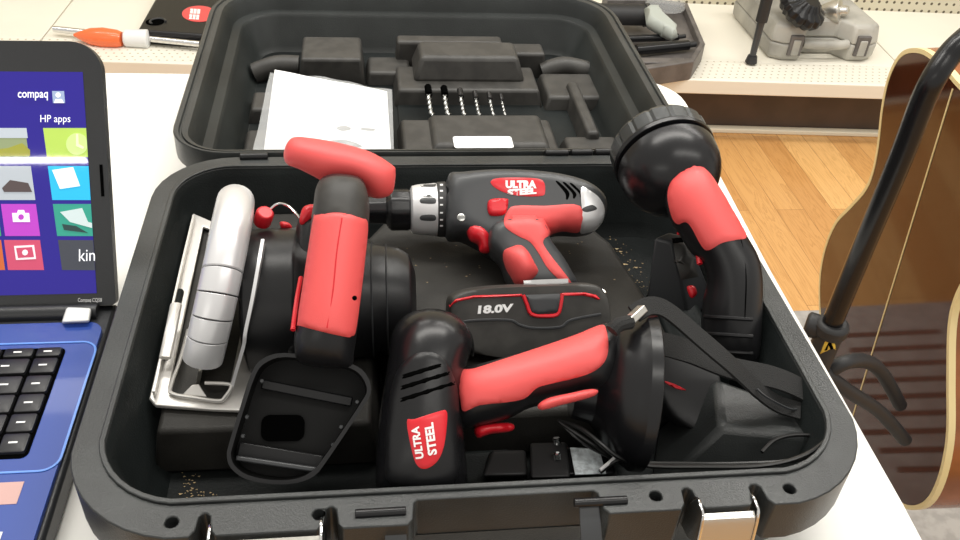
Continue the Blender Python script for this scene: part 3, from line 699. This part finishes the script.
puff('trigger', [(474, 429), (482, 424), (511, 423), (512, 431), (490, 434), (478, 438)], .070, .008, 'red2', jt)
puff('lower_trigger', [(538, 405), (548, 398), (570, 393), (590, 389), (598, 391), (592, 397), (562, 405), (542, 410)], .100, .007, 'red', jt)
# flared collar
fo = P(606, 362, jz); fe = P(640, 384, .084); fd = V((1, -.16, -.03)).normalized()
bm = BM(); c0 = P(640, 390, .080)-fd*.040
lathe(bm, c0, fd, [(-.004, .022), (.004, .0235), (.009, .0245), (.013, .029), (.018, .038), (.024, .0445), (.031, .0485), (.034, .0505), (.036, .052), (.043, .052), (.044, .050), (.038, .049), (.030, .040)], 56, ref=(0, 0, 1)); col_ = obj('flared_collar', bm, 'gloss', jt, .0004)
# ------------------------------------------------------------------ flashlight
ft = thing('flashlight', P(720, 300, .02), 'cordless flashlight with round black ribbed head and red grip, leaning at the right side', 'flashlight')
fz = .135; hc = P(669, 167, fz); hdv = V((-.10, .97, .20)).normalized()
bm = BM(); R = .0395
lathe(bm, hc, hdv, [(-R*math.cos(math.radians(a)), R*math.sin(math.radians(a))) for a in range(2, 96, 8)]+[(R*.12, R*1.0)], 48); hd2 = obj('lamp_head', bm, 'gloss', ft)
bm = BM(); lathe(bm, hc, hdv, [(.008, .036), (.009, .0402), (.012, .0406), (.014, .0395)], 60); obj('trim_ring', bm, 'gloss', hd2)
bm = BM(); lathe(bm, hc, hdv, [(.013, .036), (.014, .0392), (.026, .0396), (.030, .037), (.031, .032), (.025, .028), (.023, .004)], 96, ribs=16, ribd=.03); obj('ribbed_bezel', bm, 'shell', ft, smooth=20)
fb = puff('flashlight_body', [(664, 196), (670, 178), (684, 168), (700, 166), (713, 178), (729, 204), (746, 234), (759, 258), (763, 284), (762, 320), (757, 362), (730, 366), (708, 360), (702, 346), (701, 322), (703, 300), (707, 280), (701, 262), (690, 252), (680, 236), (670, 220)], .098, .025, 'black', ft, r=.023, back=.022, n='view')
patch('red_grip', [(668, 196), (672, 181), (684, 170), (697, 166), (711, 174), (725, 194), (739, 220), (746, 237), (736, 240), (722, 243), (709, 250), (702, 246), (692, 228), (686, 222), (678, 224), (672, 216)], fb, .0018, 'red', ft, sp=4)
bm = BM(); tube(bm, [P(678, 232, .112), P(688, 236, .11), (P(697, 250, .105)), P(700, 264, .10)], .0022, 8); obj('trigger', bm, 'red2', ft)
for yy in (316, 333, 350):
    bm = BM(); tube(bm, [hit([fb], x, yy+(x-695)*.06)[0] for x in (705, 714, 724, 738, 752)], .0016, 8); obj('housing_rib', bm, 'black', ft)
bm = BM(); tube(bm, [hit([fb], *q)[0] for q in ((712, 184), (728, 212), (741, 240), (746, 275), (745, 315), (742, 355))], .0004, 6); obj('mould_line', bm, 'dark', ft)
# spare battery standing by the flashlight
sb = thing('battery_pack', P(680, 280, .02), 'spare black battery pack with grey side standing left of the flashlight', 'battery')
hexa('pack_body', [P(645, 310, .03), P(690, 322, .03), P(714, 300, .03), P(692, 270, .03)], [P(654, 238, .088), P(672, 242, .088), P(688, 236, .088), P(668, 232, .088)], 'grey', sb, .002)
puff('side_panel', [(673, 242), (687, 240), (692, 258), (699, 277), (681, 280), (676, 262)], .078, .005, 'dgrey', sb, n=(.25, -.7, .65), smooth_outline=False)
bm = BM(); ribbon(bm, [P(672, 241, .093), P(680, 240, .093), P(687, 239, .093)], .004, .001, (0, .6, .8)); obj('metal_contact', bm, 'chrome', sb)
puff('red_tab', [(687, 287), (694, 286), (697, 294), (691, 298)], .066, .003, 'red2', sb)
# ------------------------------------------------------------------ charger block
ch = thing('charging_stand', P(750, 430, .02), 'black wedge shaped charging stand in the front right corner of the case', 'charger')
hexa('charger_body', [V((.112, .056, .013)), V((.196, .044, .013)), V((.204, .085, .013)), V((.135, .115, .013))], [P(722, 428, .058), P(820, 438, .055), P(826, 416, .050), P(716, 377, .064)], 'shell', ch, .004)
puff('socket_wall', [(652, 352), (668, 345), (700, 362), (716, 378), (722, 428), (712, 440), (672, 420), (655, 390)], .050, .010, 'matte', ch)
bm = BM(); lathe(bm, P(728, 436, .052), (0, -.9, .3), [(0, .0030), (.001, .0030)], 14); obj('screw_hole', bm, 'dark', ch)
puff('red_label', [(662, 381), (672, 383), (686, 390), (676, 389)], .064, .0012, 'red2', ch)
# ------------------------------------------------------------------ straps
st = thing('carrying_strap', P(740, 360, .07), 'black webbing strap with metal end clip lying over the charging stand', 'strap')
bm = BM(); ribbon(bm, [P(634, 314, .132), P(650, 306, .134), P(668, 311, .130), (P(700, 338, .118)), P(730, 364, .106), P(758, 390, .082), P(778, 404, .066), P(800, 411, .062)], .012, .0022, (.4, .9, .35)); obj('webbing', bm, 'web', st)
bm = BM(); ribbon(bm, [P(660, 343, .08), P(690, 352, .092), P(730, 368, .090), (P(775, 378, .080)), P(806, 392, .068), P(826, 410, .058)], .016, .0022, (.3, .9, .3)); obj('webbing', bm, 'web', st)
bm = BM(); ribbon(bm, [P(757, 389, .086), P(768, 398, .080), P(790, 409, .066), P(800, 408, .062)], .0012, .0012, (0, 0, 1)); obj('stitching', bm, 'grey', st)
c0, c1 = P(627, 323, .132), P(643, 308, .136); dd = (c1-c0).normalized(); bm = BM(); ribbon(bm, [c0, (c0+c1)/2, c1], .0075, .005, (.8, .2, .5)); obj('metal_clip', bm, 'silver2', st, .0008)
bm = BM(); tube(bm, [P(612, 331, .132), P(618, 325, .134), P(630, 322, .132)], .0045, 10); obj('strap_end', bm, 'web', st)
# ------------------------------------------------------------------ mains adapter and its cord
ad = thing('mains_adapter', P(540, 460, .03), 'black mains adapter with two prongs and a grey printed label', 'adapter')
hexa('adapter_body', [P(536, 478, .020), P(618, 478, .020), P(612, 452, .020), P(536, 452, .020)], [P(538, 476, .046), P(616, 474, .046), P(608, 446, .046), P(533, 448, .046)], 'black', ad, .002)
ab = hexa('plug_block', [P(530, 480, .020), P(572, 479, .020), P(568, 444, .020), P(530, 445, .020)], [P(531, 478, .050), P(570, 477, .050), P(566, 442, .050), P(530, 443, .050)], 'matte', ad, .0015)
for y in (441, 456):
    bm = BM(); q = P(557, y+3, .050); lathe(bm, q, (-.1, .5, .8), [(0, .0026), (.0035, .0026), (.0042, .002)], 12); obj('prong', bm, 'chrome', ad)
bm = BM(); pl = [P(570, 448, .048), P(599, 450, .047), P(606, 474, .047), P(575, 475, .048)]
lbp = BM(); add_loops(lbp, [[p for p in pl], [p+V((0, 0, .0006)) for p in pl]]); tag(obj('printed_label', lbp, 'plab', ad), 'grey printed label'); bm.free()
bm = BM()
tube(bm, [P(612, 458, .05), P(600, 449, .062), P(580, 436, .070), P(562, 424, .072), P(559, 421, .072), P(566, 428, .070), P(585, 444, .064), P(612, 458, .054)], .0013, 8)
tube(bm, [P(560, 422, .070), P(580, 428, .072), P(600, 443, .070), P(618, 457, .064), P(640, 463, .058), P(680, 464, .060), P(740, 464, .066), P(795, 460, .070), (P(820, 446, .072)), P(829, 430, .074), P(828, 422, .072)], .0015, 8)
tube(bm, [P(600, 472, .050), P(620, 460, .058), P(650, 466, .058), P(700, 467, .062), P(760, 466, .068), P(800, 457, .072), P(826, 440, .074), P(829, 424, .074)], .0015, 8)
tube(bm, [P(762, 452, .058), P(775, 440, .060), P(795, 435, .060), P(822, 436, .060)], .0013, 8)
cd = obj('adapter_cord', bm, 'cord', ad)
bm = BM(); tube(bm, [P(600, 470, .054), P(610, 462, .056), P(617, 456, .060), P(621, 458, .060)], .0012, 8); obj('cord_tie', bm, 'white', cd)
cp = hexa('spare_cover', [P(484, 480, .02), P(526, 479, .02), P(524, 452, .02), P(488, 452, .02)], [P(482, 476, .045), P(528, 475, .045), P(526, 450, .045), P(492, 450, .045)], 'matte', None, .002)
tag(cp, 'plain charcoal plastic block lying left of the mains adapter prongs', 'plastic block')
# ------------------------------------------------------------------ laptop
lp = thing('laptop', (-.45, .14, 0), 'open blue laptop with a coloured tile screen at the left of the tool case', 'laptop')
LX0, LX1 = -.64, -.262
box('base', (LX0, .0, .002), (LX1, .262, .021), 'lapblk', lp, .003)
bm = BM(); prism(bm, rr(LX0+.004, .002, LX1-.004, .236, .012), .021, .0248); dk = obj('deck', bm, 'blue', lp, .0008)
pr = P(92, 345, .025); pb = P(65, 462, .025)
bm = BM(); rx = (pr.x+pb.x)/2
prism(bm, rr(LX0+.012, .092, rx+.001, .214, .012), .0246, .0254, [rr(LX0+.0135, .0935, rx-.0005, .2125, .0105)]); obj('deck_bead', bm, mat('light_blue_edge', (.12, .28, .75), .25), dk)
k1, k2 = P(62, 349, .026), P(38, 452, .026); kx = -.2875
bm = BM(); prism(bm, rr(LX0+.03, .104, kx+.001, .2075, .005), .0246, .0252); kb = obj('keyboard_tray', bm, 'dark', lp)
rows = [(.2015, .0095), (.1875, .0155), (.1690, .0170), (.1510, .0170), (.1330, .0165), (.1155, .0165)]
for ri, (yc, h) in enumerate(rows):
    x = kx-.001; ws = [.018, .021, .017, .017, .017] if ri % 2 == 0 else [.018, .022, .017, .017, .017]
    if ri in (1,): ws = [.018, .030, .017, .017]
    vis = len(ws); ws = ws+[.017]*10
    for ki, wd in enumerate(ws):
        if x-wd < LX0+.032: break
        bm = BM(); add_loops(bm, [[V((p[0], p[1], z)) for p in rr(x-wd+.001+i, yc-h/2+i, x-i, yc+h/2-i, .0015, 2)] for z, i in ((.0250, 0), (.0272, .0004), (.0276, .001))]); kk = obj('key', bm, 'key', kb)
        if ki >= vis: x -= wd+.0012; continue
        c = V((x-wd/2, yc, .02775)); bm = BM(); add_box(bm, (c.x-.0028, c.y-.0007, .02755), (c.x+.0028, c.y+.0007, .02775)); obj('key_legend', bm, 'white', kk)
        x -= wd+.0012
box('palm_sticker', (-.345, .068, .0247), (-.283, .085, .0251), mat('sticker_pink', (.55, .33, .30), .3), dk); 
box('touchpad_edge', (-.42, .02, .0247), (-.285, .048, .0252), 'silver', dk, .0003)
# lid
hl = V((LX1, .252, .022)); top = P(97, 47, .194); top = V((LX1, top.y, .194)); lv = (V((0, top.y-hl.y, top.z-hl.z))).normalized(); ln = V((0, -lv.z, lv.y)); lu = V((1, 0, 0))
LH = (top-hl).length
lo_ = V((0, hl.y, hl.z))
bm = BM(); prism(bm, rr(LX0, .004, LX1+.001, LH+.004, (.004, .004, .022, .022)), -.009, 0, (), lo_, lu, lv, ln); ld = obj('screen_lid', bm, 'lapblk', lp, .0018)
def LQ(x, y, h=.0): p = PP(x, y, lo_+ln*h, ln)-lo_; return (p.dot(lu), p.dot(lv))
tr_, br_ = LQ(73, 72), LQ(103, 293); sx1 = tr_[0]*.4+br_[0]*.6; sy1 = tr_[1]; sy0 = br_[1]
print('screen', tr_, br_, 'LH', LH)
scr = mat('screen_blue', (.016, .009, .20), .03, emit=.65)
bm = BM(); prism(bm, [(LX0+.02, sy0), (sx1, sy0), (sx1, sy1), (LX0+.02, sy1)], -.0002, .0004, (), lo_, lu, lv, ln); sc = obj('display', bm, scr, ld)
def em(n, c, e=.45): return mat(n, c, .03, emit=e)
def tile(name, px, col, h=.0006, parent=sc, th=.0003):
    pts = [LQ(a, b, h) for a, b in px]; pts = [(min(p[0], sx1), p[1]) for p in pts]; bm = BM(); prism(bm, pts, h-th, h, (), lo_, lu, lv, ln); return obj(name, bm, em(name, col), parent)
def qd(x0, y0, x1, y1, s=.135):   # screen rectangle following the screen's slant in the photo
    f = lambda x, y: (x+s*(y-(y0+y1)/2), y)
    return [f(x0, y1), f(x1, y1), f(x1, y0), f(x0, y0)]
tile('photo_tile', qd(-12, 128, 27, 157), (.25, .30, .16)); tile('photo_sky', qd(-12, 128, 27, 138), (.45, .50, .55), .0009); tile('photo_hill', [(-10, 150), (8, 148), (22, 143), (30, 150), (30, 156), (-10, 156)], (.30, .30, .04), .0010)
t1 = tile('clock_tile', qd(45, 128, 92, 157), (.42, .60, .10)); t2 = tile('news_tile', qd(-12, 166, 33, 200), (.42, .46, .50))
tile('news_picture', [(2, 188), (10, 180), (28, 183), (32, 192), (4, 192)], (.08, .06, .06), .0010); t3 = tile('note_tile', qd(50, 166, 95, 200), (.02, .45, .75))
tile('note_sheet', [(52, 170), (73, 167), (80, 186), (60, 189)], (.80, .85, .88), .0010)
t4 = tile('camera_tile', qd(3, 204, 38, 236), (.45, .05, .50)); tile('camera_icon', [(12, 213), (17, 213), (18, 210), (24, 210), (25, 213), (29, 213), (30, 222), (13, 222)], (.85, .8, .85), .0010); tile('camera_lens', circ(21, 217, 2.8, 12), (.45, .05, .50), .0013)
t5 = tile('game_tile', qd(55, 204, 95, 236), (.03, .30, .22)); tile('game_mark', [(60, 212), (82, 208), (88, 222), (94, 223), (92, 228), (70, 222)], (.55, .65, .65), .0010); tile('game_mark', [(62, 224), (76, 226), (88, 233), (64, 230)], (.02, .05, .05), .0010)
t6 = tile('video_tile', qd(6, 240, 42, 270), (.55, .07, .14)); tile('video_icon', [(14, 246), (34, 245), (36, 259), (16, 260)], (.85, .75, .78), .0010); tile('video_icon', [(16, 248), (32, 247), (34, 257), (18, 258)], (.55, .07, .14), .0012); tile('video_play', circ(25, 252.5, 3, 8), (.85, .75, .78), .0014)
t7 = tile('reader_tile', qd(60, 240, 105, 270), (.05, .055, .07)); tile('green_tile', qd(-14, 204, -1, 236), (.05, .35, .12)); tile('orange_tile', qd(-12, 240, 3, 270), (.55, .12, .03))
tile('user_icon', [(52, 91), (64, 91), (65, 103), (53, 103)], (.30, .38, .55), .0010); tile('user_head', circ(58, 95, 2.6, 10), (.9, .9, .92), .0013); tile('user_shoulders', [(54, 103), (55.5, 99), (61.5, 99), (64, 103)], (.9, .9, .92), .0013)
tile('clock_face', circ(77, 144, 11, 20), (.55, .72, .25), .0010); tile('clock_hand', [(76, 134), (78, 134), (78.5, 144), (84, 147), (83, 149), (76, 146)], (.75, .85, .5), .0013)
wt = mat('screen_white', (.85, .86, .9), .1, emit=.6)
text('screen_text', 'compaq', (18.5, 100.5), (30, 0), (0, -8.5), sc, .0014, wt, sc, .012); text('screen_text', 'HP apps', (41, 124.5), (30, 0), (0, -9.5), sc, .0014, wt, sc, 0); text('screen_text', 'kin', (79.5, 261), (16, -.5), (0, -12), [sc, ld], .0014, wt, sc, .0)
text('lid_text', 'Compaq CQ58', (78, 303), (24, 0), (0, -5), ld, .0003, 'white', ld, .0)
bm = BM(); add_loops(bm, [[lo_+lu*a+lv*b+ln*c for a, b in ((-.2668, .088), (-.2648, .088), (-.2648, .112), (-.2668, .112))] for c in (0, .0009)]); obj('bezel_buffer', bm, 'dark', ld)
hgp = P(62, 322, .026)
hexa('hinge_cover', [P(61, 324, .024), P(90, 323, .024), P(92, 309, .024), P(66, 308, .024)], [P(62, 322, .030), P(89, 321, .030), P(91, 308, .032), P(67, 307, .032)], mat('hinge_reflection', (.80, .80, .78), .25), lp, .0015)  # pale colour stands in for the white reflection on the hinge
cyl('hinge_barrel', (LX0+.02, .250, .022), (LX1-.012, .250, .022), .007, 'lapblk', lp)
# ------------------------------------------------------------------ guitar
G0 = V((.597, .486, -.413)); gy = -.111; GL = .524
gh = V((math.sin(gy), -math.cos(gy), 0)); gn = V((-math.cos(gy), -math.sin(gy), 0)); gu = (V((0, 0, 1))+gn*.115+gh*.018).normalized(); gn = (gn-gu*gn.dot(gu)).normalized(); gh = (gh-gu*gh.dot(gu)-gn*gh.dot(gn)).normalized()
half = [(0, 0), (0, .06), (.02, .115), (.08, .165), (.17, .196), (.27, .203), (.38, .19), (.48, .158), (.57, .13), (.63, .122), (.70, .126), (.79, .140), (.87, .142), (.94, .125), (.985, .085), (1, .04), (1, 0)]
hc_ = catmull([V(p) for p in half], False, 5)
def gout(ins=0):
    k = GL/.5; L = [((p.y)*k, p.x*GL) for p in hc_]; R_ = [(-a, b) for a, b in L[::-1]][1:-1]; o = L+R_
    o2 = [o[0]]
    for q in o[1:]:
        if (V(q)-V(o2[-1])).length > .002: o2.append(q)
    o = o2
    if ins:
        n = len(o); out = []
        for i in range(n):
            e = (V(o[(i+1) % n])-V(o[i-1])).normalized(); out.append((o[i][0]-e.y*ins, o[i][1]+e.x*ins))
        o = out
    return o
gt = thing('acoustic_guitar', G0, 'glossy dark brown acoustic guitar with cream binding, seen from the back', 'guitar')
bm = BM(); prism(bm, gout(), -.105, -.003, (), G0, gh, gu, gn); obj('side', bm, 'ply', gt)
bm = BM(); prism(bm, gout(.005), -.006, .0, (), G0, gh, gu, gn); gb = obj('back', bm, 'gwood', gt)
bm = BM(); prism(bm, gout(-.0008), -.007, .0004, [gout(.0045)], G0, gh, gu, gn); tag(obj('binding', bm, 'cream', gt), 'cream binding')
bm = BM(); ribbon(bm, [G0+gu*.01+gn*.0004, G0+gu*.26+gn*.0004, G0+gu*(GL-.01)+gn*.0004], .0022, .0008, gh); obj('centre_seam', bm, 'cream', gb)
bm = BM(); prism(bm, gout(), -.112, -.105, (), G0, gh, gu, gn); obj('soundboard', bm, 'cream', gt)
bm = BM(); add_loops(bm, [[G0+gu*h+gh*a+gn*c for a, c in ((-.03, -.105), (.03, -.105), (.022, -.085), (-.022, -.085))] for h in (GL*.93, GL+.35)]); obj('neck', bm, 'ply', gt, .004)
# guitar stand
gs = thing('guitar_stand', (.40, .33, FZ), 'black tubular guitar stand with a yellow mark on its collar, in front of the guitar', 'guitar stand')
C0 = PP(826, 340, V((.36, .28, 0)), V((-.6, -.8, 0))); 
def GP(x, y, dd=0): return PP(x, y, V((.36+.6*dd, .28+.8*dd, 0)), V((-.6, -.8, 0)))
bm = BM(); tube(bm, [GP(830, 328), GP(865, 243), GP(900, 160), GP(922, 103), GP(934, 78), GP(947, 58, .01), GP(962, 42, .02), GP(985, 25, .05), GP(1020, 8, .10)], .0093, 18); pole = obj('upright_tube', bm, 'gloss', gs)
c_ = GP(836, 318); b_ = GP(815, 368); bot = V((b_.x+(b_.x-c_.x)*.2, b_.y, FZ+.14))
cyl('collar_ring', GP(834, 322), GP(829, 334), .0155, 'matte', gs, 24, bevel=.004)
sl = cyl('lower_tube', GP(830, 332), V((GP(815, 368).x-.01, GP(815, 368).y, FZ+.18)), .0128, 'matte', gs, 24)
m1 = patch('yellow_mark', [(824, 334), (838, 331), (836, 350), (820, 354)], sl, .0004, 'gold', sl, sp=3, smooth_outline=False, sink=.0003)
text('lettering', 'R', (824.5, 350.5), (9, -2), (3, -13), [sl, m1], .0006, 'dark', m1, .05)
puff('lock_knob', [(806, 318), (813, 314), (819, 320), (816, 334), (808, 330)], 0, .008, 'matte', gs, n=(-.6, -.7, .3), at=(812, 323)) if False else None
kp = GP(812, 325); bm = BM(); lathe(bm, kp, (-.8, .5, 0), [(-.012, .008), (-.004, .012), (.004, .012), (.006, .009)], 16); obj('lock_knob', bm, 'matte', gs, .001)
low = V((GP(815, 368).x-.01, GP(815, 368).y, FZ+.18))
for pts in ([GP(828, 372, .01), GP(846, 362, .02), GP(868, 362, .06), GP(884, 376, .10), GP(900, 405, .14)], [GP(822, 372), GP(850, 392, .03), GP(880, 412, .08), GP(905, 440, .12)]):
    bm = BM(); tube(bm, pts, .0075, 12); obj('cradle_arm', bm, 'matte', gs)
for a in (30, 150, 270):
    bm = BM(); q = V((math.cos(math.radians(a)), math.sin(math.radians(a)), 0)); tube(bm, [low, low+q*.03+V((0, 0, -.01)), low+q*.28+V((0, 0, -.18+.012))], .009, 10); obj('leg', bm, 'matte', gs)
# ------------------------------------------------------------------ things on the store shelf
ZS = SZ
oc = thing('open_tool_tray', (.85, 2.05, ZS), 'dark open tray case of tools on the shelf behind the right of the lid', 'tray')
ty = [P(640, 88, ZS), P(690, 80, ZS), P(701, 62, ZS), P(684, 20, ZS), P(640, 14, ZS), P(600, 14, ZS), P(600, 88, ZS)]
to = [(p.x, p.y) for p in ty]; c = V((sum(a for a, b in to)/7, sum(b for a, b in to)/7)); ti = [tuple(c+(V(q)-c)*.90) for q in to]
bm = BM(); prism(bm, to, ZS, ZS+.055, [ti]); prism(bm, [tuple(c+(V(q)-c)*.92) for q in to], ZS+.001, ZS+.03); obj('tray_shell', bm, 'tray', oc, .003)
q0, q1 = P(636, 62, ZS+.045), P(684, 58, ZS+.045); box('tray_divider', (q0.x, q0.y, ZS+.03), (q1.x, q0.y+.03, ZS+.045), 'tray', oc, .003)
tg = puff('caulking_tool', [(644, 9), (659, 8), (661, 15), (676, 29), (678, 37), (672, 38), (662, 32), (646, 23)], ZS+.085, .022, 'greytool', None, sp=.006, n=(0, -.3, .95), smooth_outline=False)
tag(tg, 'light grey angled hand tool lying on the dark open tray', 'hand tool')
bt = thing('black_cylinder_tool', P(630, 15, ZS+.08), 'thick black cylindrical tool left of the light grey tool on the tray', 'tool')
bm = BM(); a, b = P(596, 14, ZS+.08), P(644, 15, ZS+.08); lathe(bm, a, b-a, [(0, .03), ((b-a).length, .03)], 20); obj('barrel', bm, 'matte', bt); cyl('end_ring', b, b+(b-a).normalized()*.012, .033, 'grey', bt)
for (x0, y0, x1, y1, r, lb_) in ((626, 39, 678, 37, .010, 'thin black rod lying upper of two in the dark open tray'), (636, 50, 688, 45, .014, 'thick black rod lying lower of two in the dark open tray')):
    t = thing('steel_rod', P((x0+x1)/2, y0, ZS+.05), lb_, 'rod', 'black rods in the open tray')
    cyl('shaft', P(x0, y0, ZS+.05), P(x1, y1, ZS+.05), r, 'gloss', t); cyl('tip', P(x1, y1, ZS+.05), P(x1+7, y1-1, ZS+.05), r*.6, 'matte', t)
gp = thing('glass_dome_item', P(665, 2, ZS), 'clear pale plastic cover at the back of the dark open tray', 'cover')
bm = BM(); q = P(665, 6, ZS+.06); lathe(bm, q, (0, 0, 1), [(0, .06), (.03, .055), (.06, .035), (.07, .01)], 20); obj('cover', bm, 'bag', gp)
# grey carrying case
gc2 = thing('grey_carry_case', (1.26, 2.14, ZS), 'dusty grey plastic carry case with two dark latches lying on the cream shelf', 'case')
x0, x1, y0, y1 = 1.085, 1.405, 1.975, 2.30
def gcs(z, i, k=0):
    return [V((a, b, z)) for a, b in [(x0+i, y1-i), (x0+i, y0+.02+i), (x0+.03+i, y0+i), (x0+.085, y0+i), (x0+.115, y0+.05*k+i), (x1-.115, y0+.05*k+i), (x1-.085, y0+i), (x1-.03-i, y0+i), (x1-i, y0+.02+i), (x1-i, y1-i)]]
bm = BM(); add_loops(bm, [gcs(ZS, .008, 1), gcs(ZS+.012, 0, 1), gcs(ZS+.052, -.002, 1)][::1]); obj('lower_half', bm, 'greycase', gc2, .006, 3)
bm = BM(); add_loops(bm, [gcs(ZS+.0535, -.002, 1), gcs(ZS+.098, .004, 1), gcs(ZS+.108, .014, 1)]); obj('upper_half', bm, 'greycase', gc2, .006, 3)
bm = BM(); tube(bm, [(x0+.095, y0+.012, ZS+.05), (x0+.125, y0+.004, ZS+.05), (x1-.125, y0+.004, ZS+.05), (x1-.095, y0+.012, ZS+.05)], .013, 12); obj('case_handle', bm, 'greycase', gc2)
for x in (x0+.045, x1-.075):
    fr = box('latch', (x, y0-.008, ZS+.020), (x+.040, y0+.004, ZS+.080), 'tray', gc2, .003); box('latch_tab', (x+.009, y0-.011, ZS+.022), (x+.031, y0-.004, ZS+.068), 'greycase', fr, .003)
rt = thing('rotary_cutter', P(805, 8, ZS+.13), 'black round power cutter resting on the grey carry case', 'power tool')
bm = BM(); q = P(803, 8, ZS+.150); lathe(bm, q, (.3, -.4, .9), [(-.03, .02), (-.024, .062), (-.005, .072), (.012, .066), (.02, .045), (.035, .03)], 40, ribs=14, ribd=.12); obj('cutter_head', bm, 'black', rt, .002, smooth=25)
bm = BM(); tube(bm, [q+V((0, 0, .02)), q+V((-.06, .08, .06)), q+V((-.13, .16, .12))], .028, 14); obj('cutter_body', bm, 'matte', rt)
bm = BM(); q2 = P(840, 11, ZS+.125); lathe(bm, q2, (.5, -.4, .2), [(-.05, .020), (-.012, .034), (.0, .034), (.004, .016), (.02, .014), (.024, .010)], 24); tag(obj('spindle_knob', bm, 'silver2', rt, .001), 'silver knob')
rod = thing('steel_wand', P(752, 64, ZS), 'thin black wand leaning against the left side of the grey case', 'wand')
a = P(751, 62, ZS+.006); b = P(768, -5, ZS+.20); cyl('shaft', a, b, .0085, 'grey', rod, 14, .012); cyl('tip', a, a+(b-a)*.10, .017, 'matte', rod, 14, .013); cyl('sleeve', a+(b-a)*.62, b, .016, 'matte', rod, 14)
# left: black case with red badge, orange tool
bc = thing('black_flat_case', (-.6, 2.32, ZS), 'flat black case with a red oval badge on the shelf at the upper left', 'case')
bx = [P(137, 30, ZS+.04), P(222, 36, ZS+.04), P(222, -16, ZS+.04), P(163, -16, ZS+.04)]
bm = BM(); add_loops(bm, [[V((p.x, p.y, z)) for p in bx] for z in (ZS, ZS+.04)]); bcb = obj('case_body', bm, 'black', bc, .008, 3)
bd = patch('badge', [(199+17*math.cos(t*math.pi/8), 14+8*math.sin(t*math.pi/8)) for t in range(16)], bcb, .003, 'red', bcb, sp=4)
for i, (a, b) in enumerate(((190.5, 8.6), (194, 8.8), (197.5, 9), (189.5, 14.2), (193, 14.4), (196.5, 14.6))): patch('badge_mark', [(a, b), (a+2.9, b+.3), (a+2.3, b+5.0), (a-.6, b+4.8)], [bd, bcb], .001, 'white', bd, sp=2, smooth_outline=False, sink=.0005)
bm = BM(); q = hit([bcb], 155, 22)[0]; lathe(bm, q, (0, 0, 1), [(0, .024), (.0012, .024)], 24); obj('finger_hole', bm, 'dark', bc)
bm = BM(); q = hit([bcb], 158, 22)[0]; tube(bm, [q+V((.02*math.cos(a_), .02*math.sin(a_), .002)) for a_ in [k*.5 for k in range(0, 9)]], .003, 8); obj('hole_rim', bm, 'grey', bc)
ot = thing('orange_handled_tool', P(105, 36, ZS), 'metal rod tool with orange grip and white tape before the flat black case', 'hand tool')
zr = ZS+.02
a, b = P(54, 29, zr), P(200, 44, zr); cyl('rod', a, b, .0085, 'chrome', ot, 16)
bm = BM(); p0, p1 = P(74, 35, zr), P(122, 39, zr); d = (p1-p0); L = d.length; lathe(bm, p0, d, [(0, .004), (L*.1, .010), (L*.35, .022), (L*.6, .026), (L*.9, .023), (L, .018)], 24); obj('orange_grip', bm, 'orange', ot)
bm = BM(); p0, p1 = P(124, 38, zr), P(149, 39, zr); lathe(bm, p0, p1-p0, [(0, .017), (.004, .023), ((p1-p0).length-.003, .025), ((p1-p0).length, .019)], 12); obj('tape_wrap', bm, 'tape', ot, .002)
# rug on the floor
rg = thing('floor_rug', (.3, .5, FZ), 'pale grey rug with dark stripes on the oak floor, mirrored in the guitar back', 'rug')
box('rug_body', (-.5, -.35, FZ), (1.0, 1.10, FZ+.008), 'rug', rg, .002)
for i in range(9): box('stripe', (.30, .66+i*.043, FZ+.008), (.46+.02*(i % 3), .672+i*.043, FZ+.0095), mat('rug_stripe', (.10, .06, .045), .9) if i == 0 else bpy.data.materials['rug_stripe'], rg)
# ------------------------------------------------------------------ light
def area(name, loc, rot, sx, sy_, e, col=(1, .97, .91)):
    l = bpy.data.lights.new(name, 'AREA'); l.shape = 'RECTANGLE'; l.size = sx; l.size_y = sy_; l.energy = e; l.color = col
    o = bpy.data.objects.new(name, l); COL.objects.link(o); o.location = loc; o.rotation_euler = rot; return o
# the tube whose image shows as the white bar on the laptop screen
p = PP(87, 160, lo_+ln*.0008, ln); d = (p-CP).normalized(); rf = d-2*d.dot(ln)*ln; t_ = (1.75-p.z)/rf.z; hitp = p+rf*t_
print('tube reflection', p, rf, hitp)
tx = hitp.x
for i, (x, y, L, w_, e) in enumerate(((tx-1.2, hitp.y, 2.4, .05, 18), (.1, .75, 2.4, .30, 34), (-1.2, 1.9, 2.4, .2, 20), (1.6, 1.6, 2.4, .2, 26), (1.2, -.6, 2.4, .2, 14))):
    area('fluorescent_tube', (x, y, 1.75), (0, 0, 0), L, w_, e)
wd = bpy.data.worlds.new('World'); S.world = wd; wd.use_nodes = True; wd.node_tree.nodes['Background'].inputs[0].default_value = (1, .965, .90, 1); wd.node_tree.nodes['Background'].inputs[1].default_value = .75
S.view_settings.view_transform = 'Standard'; S.view_settings.look = 'None'; S.view_settings.exposure = 0; S.view_settings.gamma = 1
